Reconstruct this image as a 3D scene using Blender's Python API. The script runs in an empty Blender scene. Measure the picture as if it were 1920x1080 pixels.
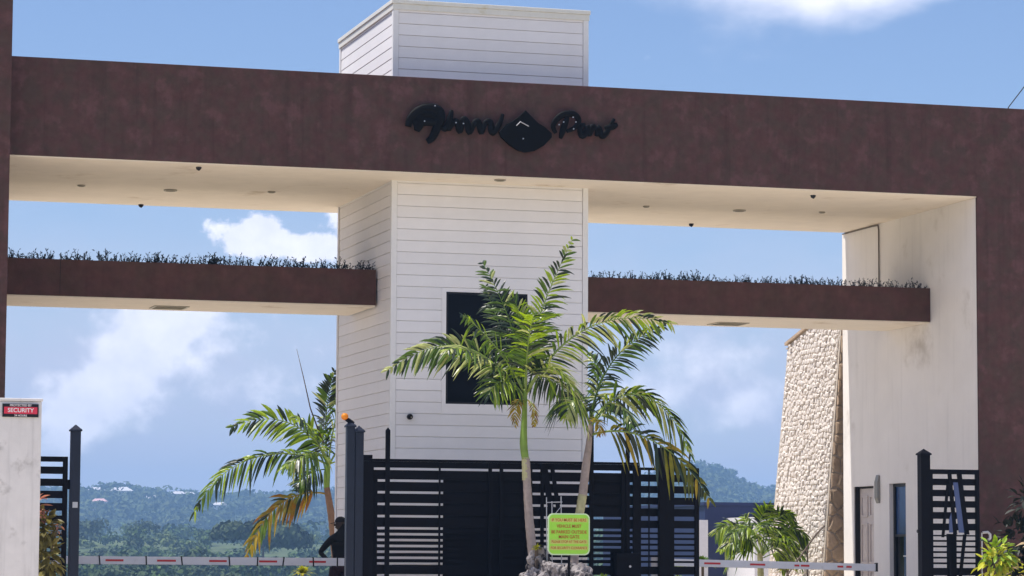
import bpy, math, random
import numpy as np
from mathutils import Vector, Matrix
R = math.radians
PI = math.pi
random.seed(7)
rng = np.random.default_rng(7)
scene = bpy.context.scene
COL = scene.collection

# ------------------------------------------------------------------ camera
cam_d = bpy.data.cameras.new('camera')
cam = bpy.data.objects.new('camera', cam_d)
COL.objects.link(cam)
cam_d.sensor_width = 36.0
cam_d.lens = 103.05
cam_d.clip_start = 0.5
cam_d.clip_end = 30000
_p, _y, _r = R(5.334), R(16.411), R(0.2694)
_f = Vector((math.sin(_y)*math.cos(_p), math.cos(_y)*math.cos(_p), math.sin(_p)))
_s = Vector((math.cos(_y), -math.sin(_y), 0))
_u = _s.cross(_f)
_s2 = _s*math.cos(_r) + _u*math.sin(_r)
_u2 = _u*math.cos(_r) - _s*math.sin(_r)
m4 = Matrix((( _s2.x, _u2.x, -_f.x, 0), (_s2.y, _u2.y, -_f.y, 0), (_s2.z, _u2.z, -_f.z, 1.05), (0, 0, 0, 1)))
cam.matrix_world = m4
scene.camera = cam

# ------------------------------------------------------------------ light and sky
SUN_DIR = Vector((-0.36, 0.045, 0.93)).normalized()      # towards the sun
SUN_EL = math.asin(SUN_DIR.z)
SUN_AZ = math.atan2(SUN_DIR.x, SUN_DIR.y)               # clockwise from +Y
sun_d = bpy.data.lights.new('sun', 'SUN')
sun_d.energy = 3.4
sun_d.angle = R(0.6)
sun_d.color = (1.0, 0.95, 0.87)
sun = bpy.data.objects.new('sun', sun_d)
COL.objects.link(sun)
sun.rotation_euler = SUN_DIR.to_track_quat('Z', 'Y').to_euler()
scene.view_settings.view_transform = 'Standard'
scene.view_settings.look = 'None'
scene.view_settings.gamma = 1.0
scene.view_settings.use_curve_mapping = False
scene.view_settings.exposure = 0.80

world = bpy.data.worlds.new('World')
scene.world = world
world.use_nodes = True
wt = world.node_tree
for n in list(wt.nodes):
    wt.nodes.remove(n)
def wn(t, **k):
    n = wt.nodes.new(t)
    for a, b in k.items():
        setattr(n, a, b)
    return n
def wmath(op, a, b=None, c=None, clamp=False):
    n = wn('ShaderNodeMath', operation=op)
    n.use_clamp = clamp
    for i, v in enumerate((a, b, c)):
        if v is None:
            continue
        if isinstance(v, (int, float)):
            n.inputs[i].default_value = v
        else:
            wt.links.new(v, n.inputs[i])
    return n.outputs[0]
sky = wn('ShaderNodeTexSky', sky_type='NISHITA')
sky.sun_disc = False
sky.sun_elevation = SUN_EL
sky.sun_rotation = SUN_AZ
sky.air_density = 1.0
sky.dust_density = 0.25
sky.ozone_density = 2.5
sky.altitude = 200
tc = wn('ShaderNodeTexCoord')
sep = wn('ShaderNodeSeparateXYZ')
wt.links.new(tc.outputs['Generated'], sep.inputs[0])
DEG = 180/PI
az = wmath('MULTIPLY', wmath('ARCTAN2', sep.outputs[0], sep.outputs[1]), DEG)
el = wmath('MULTIPLY', wmath('ARCSINE', sep.outputs[2]), DEG)
cmb = wn('ShaderNodeCombineXYZ')
wt.links.new(az, cmb.inputs[0]); wt.links.new(el, cmb.inputs[1])
def noise(scale, detail, rough, off=(0, 0, 0), sq=1.0):
    mp = wn('ShaderNodeMapping')
    mp.inputs['Location'].default_value = off
    mp.inputs['Scale'].default_value = (sq, 1, 1)
    wt.links.new(cmb.outputs[0], mp.inputs[0])
    n = wn('ShaderNodeTexNoise')
    n.inputs['Scale'].default_value = scale
    n.inputs['Detail'].default_value = detail
    n.inputs['Roughness'].default_value = rough
    wt.links.new(mp.outputs[0], n.inputs[0])
    return n.outputs[0]
def bank(a0, e0, ra, re, rot=0):
    """soft elliptical bank of cloud round an azimuth and elevation (degrees)"""
    dx = wmath('SUBTRACT', az, a0); dy = wmath('SUBTRACT', el, e0)
    c, s = math.cos(R(rot)), math.sin(R(rot))
    u = wmath('ADD', wmath('MULTIPLY', dx, c/ra), wmath('MULTIPLY', dy, s/ra))
    v = wmath('ADD', wmath('MULTIPLY', dx, -s/re), wmath('MULTIPLY', dy, c/re))
    d2 = wmath('ADD', wmath('MULTIPLY', u, u), wmath('MULTIPLY', v, v))
    return wmath('EXPONENT', wmath('MULTIPLY', d2, -1.0))
def total(xs):
    o = xs[0]
    for x in xs[1:]:
        o = wmath('ADD', o, x)
    return o
fluff = noise(1.5, 7, 0.58, (3.1, 7.7, 0), 0.9)
soft = noise(0.42, 5, 0.5, (11.0, 2.0, 0), 0.55)
far_cl = noise(0.045, 6, 0.55, (1.7, 4.4, 0), 0.5)
puffs = total([bank(11.15, 6.2, 0.85, 0.42), bank(11.5, 6.5, 0.35, 0.35), bank(12.6, 6.1, 0.65, 0.38), bank(13.1, 6.8, 0.4, 0.3)])
streak = total([bank(10.0, 4.75, 1.1, 0.55, 10), bank(9.1, 4.0, 0.9, 0.75, 50), bank(8.3, 3.1, 1.0, 0.6, 10), wmath('MULTIPLY', bank(11.4, 3.3, 1.2, 0.5), 0.55), bank(7.6, 2.2, 0.8, 0.7, 30),
                wmath('MULTIPLY', bank(11.6, 4.1, 1.6, 0.7), 0.4), wmath('MULTIPLY', bank(8.9, 3.9, 2.0, 1.3, 35), 0.5)])
highc = total([bank(22.3, 11.45, 2.1, 0.75, -4), bank(25.0, 11.7, 1.5, 0.6), wmath('MULTIPLY', bank(17.2, 11.6, 1.0, 0.4), 0.5)])
faint = total([bank(21.1, 3.0, 0.8, 0.4, 30), bank(19.0, 3.2, 1.0, 0.5), wmath('MULTIPLY', bank(20.2, 4.0, 1.8, 0.9, -20), 0.8)])
def thick(mask, nz, lo, hi):
    n = wn('ShaderNodeMapRange', interpolation_type='SMOOTHSTEP')
    wt.links.new(wmath('ADD', mask, wmath('MULTIPLY', wmath('SUBTRACT', nz, 0.5), 1.9)), n.inputs[0])
    n.inputs[1].default_value = lo; n.inputs[2].default_value = hi
    return n.outputs[0]
c_puff = thick(puffs, fluff, 0.42, 0.75)
c_streak = wmath('MULTIPLY', thick(streak, fluff, 0.32, 1.25), 0.95)
c_high = thick(highc, soft, 0.18, 0.95)
c_faint = wmath('MULTIPLY', thick(faint, fluff, 0.35, 1.4), 0.75)
rest = wn('ShaderNodeMapRange', interpolation_type='SMOOTHSTEP')     # broken cloud over the unseen sky, cover raised to brighten shaded walls
wt.links.new(far_cl, rest.inputs[0]); rest.inputs[1].default_value = 0.44; rest.inputs[2].default_value = 0.64
outside = wn('ShaderNodeMapRange', interpolation_type='SMOOTHSTEP')
wt.links.new(wmath('ABSOLUTE', wmath('SUBTRACT', az, 16.4)), outside.inputs[0])
outside.inputs[1].default_value = 10; outside.inputs[2].default_value = 22
above = wn('ShaderNodeMapRange', interpolation_type='SMOOTHSTEP')
wt.links.new(el, above.inputs[0]); above.inputs[1].default_value = 12; above.inputs[2].default_value = 20
c_rest = wmath('MULTIPLY', rest.outputs[0], wmath('MULTIPLY', wmath('MAXIMUM', outside.outputs[0], above.outputs[0]), 0.85))
cover = wmath('MAXIMUM', wmath('MAXIMUM', c_puff, c_streak), wmath('MAXIMUM', wmath('MAXIMUM', c_high, c_faint), c_rest))
cover = wmath('MINIMUM', cover, 0.92)
# thin grey-blue veil low in the sky, patchy
low = wn('ShaderNodeMapRange', interpolation_type='SMOOTHSTEP')
wt.links.new(el, low.inputs[0]); low.inputs[1].default_value = 8.5; low.inputs[2].default_value = 1.5
veil = wmath('MULTIPLY', low.outputs[0], wmath('ADD', wmath('MULTIPLY', noise(0.75, 6, 0.55, (5.0, 9.0, 0), 0.6), 2.2), -0.05), clamp=True)
tint = wn('ShaderNodeMix', data_type='RGBA', blend_type='MULTIPLY')
tint.inputs[0].default_value = 1.0
wt.links.new(sky.outputs[0], tint.inputs[6]); tint.inputs[7].default_value = (0.86, 0.865, 1.0, 1)
SKY_S = 0.080
def mixc(fac, a, b):
    n = wn('ShaderNodeMix', data_type='RGBA')
    wt.links.new(fac, n.inputs[0])
    wt.links.new(a, n.inputs[6])
    if isinstance(b, tuple):
        n.inputs[7].default_value = b
    else:
        wt.links.new(b, n.inputs[7])
    return n.outputs[2]
k = 1/SKY_S
body = mixc(veil, tint.outputs[2], (0.39*k, 0.42*k, 0.53*k, 1))
cl_shade = wn('ShaderNodeMix', data_type='RGBA')
wt.links.new(fluff, cl_shade.inputs[0])
cl_shade.inputs[6].default_value = (0.50*k, 0.52*k, 0.64*k, 1)
cl_shade.inputs[7].default_value = (0.86*k, 0.84*k, 0.90*k, 1)
final = mixc(cover, body, cl_shade.outputs[2])
bg = wn('ShaderNodeBackground')
bg.inputs[1].default_value = SKY_S
wt.links.new(final, bg.inputs[0])
wo = wn('ShaderNodeOutputWorld')
wt.links.new(bg.outputs[0], wo.inputs[0])
scene.cycles.volume_bounces = 0
scene.cycles.max_bounces = 8
scene.cycles.use_denoising = True

# ------------------------------------------------------------------ materials
MATS = {}
def mat(name, col, rough=0.6, var=0.0, vscale=4.0, col2=None, bump=0.0, bscale=60.0, metal=0.0, spec=0.4,
        transl=0.0, streak=0.0, dirt=None, objvar=0.0, coat=0.0, detail=6, lo=0.35, hi=0.65):
    m = bpy.data.materials.new(name); m.use_nodes = True
    t = m.node_tree; N = t.nodes; L = t.links
    b = N['Principled BSDF']
    b.inputs['Roughness'].default_value = rough
    b.inputs['Metallic'].default_value = metal
    b.inputs['Specular IOR Level'].default_value = spec
    b.inputs['Coat Weight'].default_value = coat
    tcn = N.new('ShaderNodeTexCoord')
    rgb = N.new('ShaderNodeRGB'); rgb.outputs[0].default_value = (*col, 1)
    cur = rgb.outputs[0]
    def noise(scale, detail=6, vec=None, rg=0.6):
        n = N.new('ShaderNodeTexNoise'); n.inputs['Scale'].default_value = scale
        n.inputs['Detail'].default_value = detail; n.inputs['Roughness'].default_value = rg
        L.new(vec or tcn.outputs['Object'], n.inputs['Vector']); return n.outputs[0]
    def ramp(x, a, c):
        r = N.new('ShaderNodeMapRange'); r.interpolation_type = 'SMOOTHSTEP'
        L.new(x, r.inputs[0]); r.inputs[1].default_value = a; r.inputs[2].default_value = c
        return r.outputs[0]
    def mix(f, a, c, blend='MIX'):
        x = N.new('ShaderNodeMix'); x.data_type = 'RGBA'; x.blend_type = blend
        if isinstance(f, float): x.inputs[0].default_value = f
        else: L.new(f, x.inputs[0])
        L.new(a, x.inputs[6])
        if isinstance(c, tuple): x.inputs[7].default_value = (*c, 1)
        else: L.new(c, x.inputs[7])
        return x.outputs[2]
    if col2:
        cur = mix(ramp(noise(vscale, detail), lo, hi), cur, col2)
    if dirt:
        (dc, ds, dlo, dhi) = dirt
        cur = mix(ramp(noise(ds, 8, rg=0.65), dlo, dhi), cur, dc)
    if streak:
        mp = N.new('ShaderNodeMapping'); mp.inputs['Scale'].default_value = (6, 6, 0.35)
        L.new(tcn.outputs['Object'], mp.inputs[0])
        sf = N.new('ShaderNodeMath'); sf.operation = 'MULTIPLY'
        L.new(ramp(noise(1.0, 6, mp.outputs[0]), 0.5, 0.75), sf.inputs[0]); sf.inputs[1].default_value = streak
        cur = mix(sf.outputs[0], cur, tuple(c*0.45 for c in col))
    if var:
        hsv = N.new('ShaderNodeHueSaturation')
        v = N.new('ShaderNodeMapRange'); L.new(noise(vscale*2.3, 5), v.inputs[0])
        v.inputs[1].default_value = 0.25; v.inputs[2].default_value = 0.75
        v.inputs[3].default_value = 1-var; v.inputs[4].default_value = 1+var
        L.new(v.outputs[0], hsv.inputs['Value']); L.new(cur, hsv.inputs['Color']); cur = hsv.outputs[0]
    if objvar:
        hs = N.new('ShaderNodeHueSaturation'); oi = N.new('ShaderNodeObjectInfo')
        v = N.new('ShaderNodeMapRange'); L.new(oi.outputs['Random'], v.inputs[0])
        v.inputs[3].default_value = 1-objvar; v.inputs[4].default_value = 1+objvar
        L.new(v.outputs[0], hs.inputs['Value']); L.new(cur, hs.inputs['Color']); cur = hs.outputs[0]
    L.new(cur, b.inputs['Base Color'])
    if bump:
        bp = N.new('ShaderNodeBump'); bp.inputs['Strength'].default_value = bump
        bp.inputs['Distance'].default_value = 0.02
        L.new(noise(bscale, 8), bp.inputs['Height']); L.new(bp.outputs[0], b.inputs['Normal'])
    if transl:
        out = N['Material Output']; tr = N.new('ShaderNodeBsdfTranslucent'); ms = N.new('ShaderNodeMixShader')
        h2 = N.new('ShaderNodeHueSaturation'); h2.inputs['Value'].default_value = 1.5; h2.inputs['Saturation'].default_value = 1.1
        L.new(cur, h2.inputs['Color']); L.new(h2.outputs[0], tr.inputs[0])
        ms.inputs[0].default_value = transl
        L.new(b.outputs[0], ms.inputs[1]); L.new(tr.outputs[0], ms.inputs[2]); L.new(ms.outputs[0], out.inputs[0])
    MATS[name] = m
    return m
mat('brown_plaster', (0.092, 0.046, 0.044), 0.85, var=0.15, vscale=3.4, col2=(0.078, 0.050, 0.043), bump=0.5, bscale=7, dirt=((0.118, 0.060, 0.060), 2.4, 0.5, 0.66), streak=0.35, spec=0.15)
mat('beam_plaster', (0.095, 0.046, 0.042), 0.85, var=0.2, vscale=2.0, col2=(0.080, 0.046, 0.038), bump=0.4, bscale=7, streak=0.2, spec=0.12)
mat('cream_plaster', (0.87, 0.78, 0.67), 0.8, var=0.05, vscale=0.8, bump=0.1, bscale=20, dirt=((0.55, 0.44, 0.32), 0.9, 0.56, 0.8), spec=0.2)
mat('white_plaster', (0.82, 0.78, 0.75), 0.75, var=0.04, vscale=0.7, bump=0.1, bscale=20, dirt=((0.50, 0.45, 0.40), 0.7, 0.57, 0.8), streak=0.12, spec=0.2)
mat('siding_white', (0.82, 0.79, 0.79), 0.55, var=0.03, vscale=1.5, bump=0.06, bscale=30, objvar=0.03, spec=0.35)
mat('siding_back', (0.72, 0.70, 0.70), 0.8)
mat('trim_white', (0.80, 0.78, 0.77), 0.5, var=0.03, spec=0.35)
mat('cap_metal', (0.72, 0.70, 0.64), 0.5, var=0.06, vscale=3, dirt=((0.58, 0.53, 0.38), 2, 0.55, 0.75))
mat('concrete_white', (0.66, 0.64, 0.64), 0.85, var=0.06, vscale=2.0, bump=0.25, bscale=14, dirt=((0.28, 0.26, 0.25), 2.4, 0.56, 0.78), streak=0.45, spec=0.2)
mat('black_metal', (0.0025, 0.0022, 0.005), 0.6, var=0.2, vscale=5, spec=0.10)
mat('navy_metal', (0.006, 0.011, 0.028), 0.45, var=0.2, vscale=3, spec=0.35)
mat('sign_black', (0.003, 0.003, 0.004), 0.6, spec=0.10)
mat('sign_grey', (0.45, 0.45, 0.48), 0.3, metal=0.6)
mat('dark_glass', (0.003, 0.003, 0.005), 0.15, spec=0.12)
mat('window_frame', (0.010, 0.010, 0.014), 0.45, spec=0.25)
mat('blue_glass', (0.018, 0.055, 0.16), 0.15, spec=0.5, var=0.2, vscale=1.5)
mat('blue_panel', (0.05, 0.075, 0.19), 0.3, spec=0.5)
mat('door_paint', (0.62, 0.55, 0.52), 0.6, var=0.08, vscale=3)
mat('dark_gap', (0.015, 0.012, 0.012), 0.8)
mat('lamp_amber', (0.75, 0.30, 0.02), 0.35, transl=0.3)
mat('lamp_grey', (0.25, 0.24, 0.22), 0.5)
mat('fitting_metal', (0.36, 0.33, 0.27), 0.45, metal=0.3)
mat('vent_dark', (0.15, 0.125, 0.07), 0.6)
mat('boom_white', (0.72, 0.72, 0.76), 0.45, var=0.05, vscale=2, dirt=((0.45, 0.44, 0.42), 3, 0.58, 0.8))
mat('boom_red', (0.55, 0.035, 0.04), 0.5)
mat('cabinet_paint', (0.35, 0.35, 0.38), 0.5)
mat('sign_green', (0.30, 0.64, 0.05), 0.4, var=0.06, vscale=4, spec=0.4)
mat('sign_yellow', (0.48, 0.55, 0.12), 0.4)
mat('sign_edge', (0.55, 0.70, 0.45), 0.5)
mat('sign_red_ink', (0.42, 0.10, 0.02), 0.6)
mat('plate_red', (0.62, 0.03, 0.07), 0.5)
mat('plate_white', (0.8, 0.76, 0.78), 0.5)
mat('limestone', (0.76, 0.70, 0.66), 0.9, var=0.14, vscale=2.2, bump=0.6, bscale=16, objvar=0.15, dirt=((0.42, 0.34, 0.27), 5, 0.55, 0.75), spec=0.15)
mat('quoin_stone', (0.50, 0.38, 0.28), 0.9, var=0.15, vscale=3, bump=0.6, bscale=16, objvar=0.18, dirt=((0.25, 0.17, 0.12), 6, 0.56, 0.75), spec=0.15)
mat('mortar', (0.50, 0.44, 0.38), 0.95, var=0.15, vscale=6, bump=0.5)
mat('rock', (0.33, 0.30, 0.30), 0.9, var=0.35, vscale=5, bump=1.0, bscale=14, dirt=((0.04, 0.036, 0.04), 6, 0.46, 0.58), spec=0.2)
mat('paving', (0.70, 0.61, 0.48), 0.85, var=0.1, vscale=0.8, bump=0.2, bscale=40)  # out of view; colour lifted to bounce more light onto the soffit
mat('road_bounce', (0.46, 0.42, 0.37), 0.9, var=0.15, vscale=0.5, bump=0.3, bscale=80)  # unseen street, made pale to throw light up at the facade
mat('kerb_concrete', (0.40, 0.38, 0.35), 0.85, var=0.1)
mat('soil', (0.10, 0.07, 0.045), 0.95, var=0.3, vscale=6, bump=0.8)
mat('grassland', (0.055, 0.085, 0.025), 0.95, var=0.4, vscale=0.03, col2=(0.085, 0.11, 0.035), detail=8)
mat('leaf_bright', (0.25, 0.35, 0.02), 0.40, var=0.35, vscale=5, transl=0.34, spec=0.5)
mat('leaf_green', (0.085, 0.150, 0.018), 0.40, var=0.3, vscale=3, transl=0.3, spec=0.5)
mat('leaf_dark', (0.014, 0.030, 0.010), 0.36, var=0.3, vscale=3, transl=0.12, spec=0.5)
mat('leaf_pale', (0.40, 0.43, 0.15), 0.38, var=0.3, vscale=4, transl=0.22, spec=0.6)  # pale tone that puts the bright sheen into the leaf colour
mat('leaf_olive', (0.08, 0.10, 0.016), 0.45, var=0.35, vscale=3, transl=0.35, col2=(0.26, 0.24, 0.02))
mat('leaf_yellow', (0.34, 0.25, 0.03), 0.5, var=0.3, vscale=4, transl=0.3)
mat('leaf_rusty', (0.26, 0.11, 0.02), 0.55, var=0.3, vscale=3, transl=0.3, col2=(0.16, 0.18, 0.03))
mat('rachis_green', (0.20, 0.28, 0.07), 0.45, var=0.15)
mat('trunk_grey', (0.33, 0.27, 0.25), 0.85, var=0.2, vscale=5, bump=0.5, bscale=24)
mat('trunk_brown', (0.20, 0.12, 0.08), 0.85, var=0.2, vscale=5, bump=0.5, bscale=24)
mat('trunk_ring', (0.42, 0.40, 0.22), 0.8, var=0.2, vscale=6)
mat('crownshaft', (0.16, 0.26, 0.03), 0.4, var=0.2, vscale=3, spec=0.5)
mat('planter_leaf', (0.022, 0.032, 0.042), 0.7, var=0.3, vscale=8)
mat('croton_olive', (0.15, 0.13, 0.035), 0.5, var=0.3, vscale=5, transl=0.2, objvar=0.5)
mat('croton_pink', (0.45, 0.20, 0.14), 0.5, var=0.3, vscale=5, transl=0.2, objvar=0.3)
mat('croton_yellow', (0.42, 0.42, 0.04), 0.45, var=0.3, vscale=5, transl=0.3, objvar=0.35)
mat('croton_lime', (0.20, 0.30, 0.03), 0.45, var=0.3, vscale=5, transl=0.3, objvar=0.4)
mat('croton_cream', (0.60, 0.48, 0.34), 0.5, var=0.3, vscale=5, transl=0.2, objvar=0.2)
mat('bush_dark', (0.008, 0.014, 0.009), 0.6, var=0.3, vscale=5, objvar=0.4)
mat('skin', (0.045, 0.026, 0.018), 0.55)
mat('cloth_black', (0.010, 0.010, 0.011), 0.9, var=0.2)
mat('cloth_dark', (0.035, 0.014, 0.018), 0.9, var=0.2)
mat('cap_cloth', (0.012, 0.011, 0.012), 0.85)
mat('crown_deep', (0.030, 0.055, 0.022), 0.8, var=0.35, vscale=0.25, col2=(0.05, 0.075, 0.022))
mat('crown_mid', (0.065, 0.115, 0.022), 0.8, var=0.35, vscale=0.2, col2=(0.035, 0.065, 0.024), detail=5)
mat('crown_light', (0.13, 0.17, 0.04), 0.8, var=0.3, vscale=0.2, col2=(0.08, 0.12, 0.035))
mat('hill_canopy', (0.050, 0.078, 0.028), 0.9, var=0.45, vscale=0.02, col2=(0.085, 0.11, 0.035), detail=8)
mat('bark', (0.11, 0.08, 0.06), 0.9, var=0.2)
mat('house_wall', (0.55, 0.53, 0.53), 0.8, objvar=0.15)
mat('house_roof', (0.70, 0.68, 0.70), 0.6, objvar=0.15)
mat('house_roof_pink', (0.65, 0.40, 0.40), 0.7)
mat('pane_dark', (0.03, 0.035, 0.05), 0.2)
mat('navy_wall', (0.014, 0.024, 0.085), 0.5, var=0.1)
mat('pale_wall', (0.62, 0.60, 0.62), 0.8, var=0.05)
mat('rail_brown', (0.12, 0.09, 0.07), 0.5)
mat('cable_black', (0.02, 0.02, 0.02), 0.7)

# ------------------------------------------------------------------ helpers
def root_loc(p):
    v = Vector((0, 0, 0))
    while p is not None:
        v += p.location; p = p.parent
    return v
def tag(o, label=None, cat=None, group=None, kind=None):
    if label: o['label'] = label
    if cat: o['category'] = cat
    if group: o['group'] = group
    if kind: o['kind'] = kind
    return o
def thing(name, label, cat, loc=(0, 0, 0), rz=0.0, group=None):
    o = bpy.data.objects.new(name, None); COL.objects.link(o)
    o.location = loc; o.rotation_euler = (0, 0, rz); o.empty_display_size = 0.2
    return tag(o, label, cat, group)
class MB:
    """collects shapes, then links them as ONE mesh object"""
    def __init__(s):
        s.v = []; s.f = []
    def add(s, vs, fs):
        n = len(s.v); s.v += [tuple(v) for v in vs]; s.f += [tuple(i+n for i in f) for f in fs]; return s
    def box(s, x0, x1, y0, y1, z0, z1):
        vs = [(x, y, z) for z in (z0, z1) for y in (y0, y1) for x in (x0, x1)]
        return s.add(vs, [(0, 2, 3, 1), (4, 5, 7, 6), (0, 1, 5, 4), (2, 6, 7, 3), (0, 4, 6, 2), (1, 3, 7, 5)])
    def bar(s, a, b, w, h, up=(0, 0, 1)):
        a = Vector(a); b = Vector(b); t = (b-a).normalized()
        sd = t.cross(Vector(up))
        if sd.length < 1e-4: sd = t.cross(Vector((0, 1, 0)))
        sd.normalize(); u = sd.cross(t)
        vs = []
        for p in (a, b):
            for i, j in ((-1, -1), (1, -1), (1, 1), (-1, 1)):
                vs.append(p + sd*(i*w/2) + u*(j*h/2))
        return s.add(vs, [(0, 3, 2, 1), (4, 5, 6, 7), (0, 1, 5, 4), (1, 2, 6, 5), (2, 3, 7, 6), (3, 0, 4, 7)])
    def tube(s, pts, rad, n=8, cap=True):
        pts = [Vector(p) for p in pts]
        if not hasattr(rad, '__len__'): rad = [rad]*len(pts)
        rings = []; ref = None
        for i, p in enumerate(pts):
            t = (pts[min(i+1, len(pts)-1)] - pts[max(i-1, 0)]).normalized()
            if ref is None:
                ref = t.cross(Vector((0, 0, 1)))
                if ref.length < 0.05: ref = t.cross(Vector((0, 1, 0)))
            ref = (ref - t*ref.dot(t)).normalized(); u = t.cross(ref)
            rings.append([p + (ref*math.cos(2*PI*k/n) + u*math.sin(2*PI*k/n))*rad[i] for k in range(n)])
        vs = [v for r_ in rings for v in r_]; fs = []
        for i in range(len(pts)-1):
            for k in range(n):
                fs.append((i*n+k, i*n+(k+1) % n, (i+1)*n+(k+1) % n, (i+1)*n+k))
        if cap:
            fs.append(tuple(range(n-1, -1, -1))); fs.append(tuple((len(pts)-1)*n+k for k in range(n)))
        return s.add(vs, fs)
    def prism_xz(s, poly, y0, y1):
        n = len(poly)
        vs = [(x, y0, z) for x, z in poly] + [(x, y1, z) for x, z in poly]
        fs = [tuple(range(n)), tuple(range(2*n-1, n-1, -1))]
        for i in range(n):
            j = (i+1) % n; fs.append((i, i+n, j+n, j))
        return s.add(vs, fs)
    def build(s, name, m, parent=None, world=True, smooth=False, bevel=0.0, kind=None, autosmooth=False):
        off = root_loc(parent) if (parent is not None and world) else Vector((0, 0, 0))
        me = bpy.data.meshes.new(name)
        me.from_pydata([(v[0]-off.x, v[1]-off.y, v[2]-off.z) for v in s.v], [], s.f)
        me.materials.append(MATS[m] if isinstance(m, str) else m)
        if smooth:
            me.polygons.foreach_set('use_smooth', [True]*len(me.polygons))
        me.update()
        o = bpy.data.objects.new(name, me); COL.objects.link(o)
        if parent is not None: o.parent = parent
        if bevel:
            b = o.modifiers.new('bevel', 'BEVEL'); b.width = bevel; b.segments = 2; b.limit_method = 'ANGLE'
        if kind: o['kind'] = kind
        return o
def copy_tree(o, parent=None):
    c = o.copy(); COL.objects.link(c)
    if parent is not None: c.parent = parent
    for ch in o.children: copy_tree(ch, c)
    return c
def inst(o, parent, loc=None):
    c = o.copy(); COL.objects.link(c); c.parent = parent
    if loc is not None: c.location = loc
    return c
def box(name, m, x0, x1, y0, y1, z0, z1, parent=None, bevel=0.0, kind=None):
    return MB().box(x0, x1, y0, y1, z0, z1).build(name, m, parent, bevel=bevel, kind=kind)

# ------------------------------------------------------------------ terrain and ground
def smooth(a, b, x):
    t = np.clip((x-a)/(b-a), 0, 1); return t*t*(3-2*t)
def nz(x, y, s, seed=0):
    x = x/s + seed*13.1; y = y/s + seed*7.7
    return (np.sin(x*1.0+1.3*np.sin(y*0.7)) + np.sin(y*1.3+1.7*np.sin(x*0.6)) + 0.5*np.sin(x*2.3+y*1.9) + 0.5*np.sin(y*2.9-x*1.7))/3
def terrain(x, y):
    x = np.asarray(x, float); y = np.asarray(y, float)
    r = np.hypot(x, y); a = np.degrees(np.arctan2(x, y))
    peak = 22*np.exp(-((a-20.1)/0.75)**2) + 10*np.exp(-((a-18.2)/2.2)**2) + 4*np.exp(-((a-8.6)/1.0)**2) + 3*np.exp(-((a-30)/4.0)**2)
    crest = 50 + peak + 3.0*nz(x, y, 260, 1)
    h = -9*smooth(85, 190, r)
    h = h + 5*smooth(330, 560, r) + 11*smooth(650, 980, r) - 3*smooth(1050, 1400, r)
    h = h + (crest-4)*smooth(1500, 2550, r) - 45*smooth(2650, 3500, r)
    h = h + smooth(200, 500, r)*1.2*nz(x, y, 55, 2) + smooth(1500, 2200, r)*3.5*nz(x, y, 120, 3)
    front = smooth(0, 60, -y)          # behind the camera the ground just stays level
    return h*(1-front)
def grid_terrain():
    rs = np.concatenate([np.linspace(0, 90, 4), np.linspace(110, 1500, 60), np.linspace(1530, 3600, 70)])
    an = np.concatenate([np.linspace(-180, -12, 22)[:-1], np.linspace(-12, 45, 150)[:-1], np.linspace(45, 180, 18)[:-1]])
    A, Rr = np.meshgrid(np.radians(an), rs)
    X = Rr*np.sin(A); Y = Rr*np.cos(A); Z = terrain(X, Y) - 0.02
    n = len(an); m = len(rs)
    vs = np.stack([X.ravel(), Y.ravel(), Z.ravel()], 1)
    fs = []
    for i in range(m-1):
        for j in range(n):
            k2 = (j+1) % n
            fs.append((i*n+j, (i+1)*n+j, (i+1)*n+k2, i*n+k2))
    me = bpy.data.meshes.new('ground'); me.from_pydata(vs.tolist(), [], fs); me.materials.append(MATS['grassland'])
    me.polygons.foreach_set('use_smooth', [True]*len(fs)); me.update()
    o = bpy.data.objects.new('ground', me); COL.objects.link(o); tag(o, kind='structure')
grid_terrain()
MB().box(-30, 60, 20, 84, -0.6, 0.0).build('paving', 'paving', kind='structure')
def ramp_road():
    # street sloping down from the gateway towards the camera
    MB().add([(-40, -60, -0.60), (60, -60, -0.60), (60, 20, -0.004), (-40, 20, -0.004)], [(0, 1, 2, 3)]).build('road', 'road_bounce', kind='structure')
    MB().add([(-40, -60, -2.0), (60, -60, -2.0), (60, -60, -0.601), (-40, -60, -0.601)], [(0, 1, 2, 3)])
ramp_road()
# central island with soil, rocks and palms
mk = MB(); mk.box(12.4, 15.5, 42.6, 42.75, 0, 0.3); mk.box(12.4, 12.55, 42.75, 45.95, 0, 0.3); mk.box(15.35, 15.5, 42.75, 45.95, 0, 0.3); mk.box(12.4, 15.5, 45.95, 46.05, 0, 0.3)
mk.build('kerb', 'kerb_concrete', kind='structure')
def mound():
    vs = []; fs = []; n = 14
    for i in range(n+1):
        for j in range(n+1):
            u = i/n; v = j/n
            h = 0.28 + 0.42*(math.sin(PI*u)*math.sin(PI*v))**0.7 + 0.02*random.random()
            vs.append((12.55+2.8*u, 42.75+3.2*v, h))
    for i in range(n):
        for j in range(n):
            a = i*(n+1)+j; fs.append((a, a+n+1, a+n+2, a+1))
    MB().add(vs, fs).build('soil', 'soil', smooth=True, kind='structure')
mound()

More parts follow.
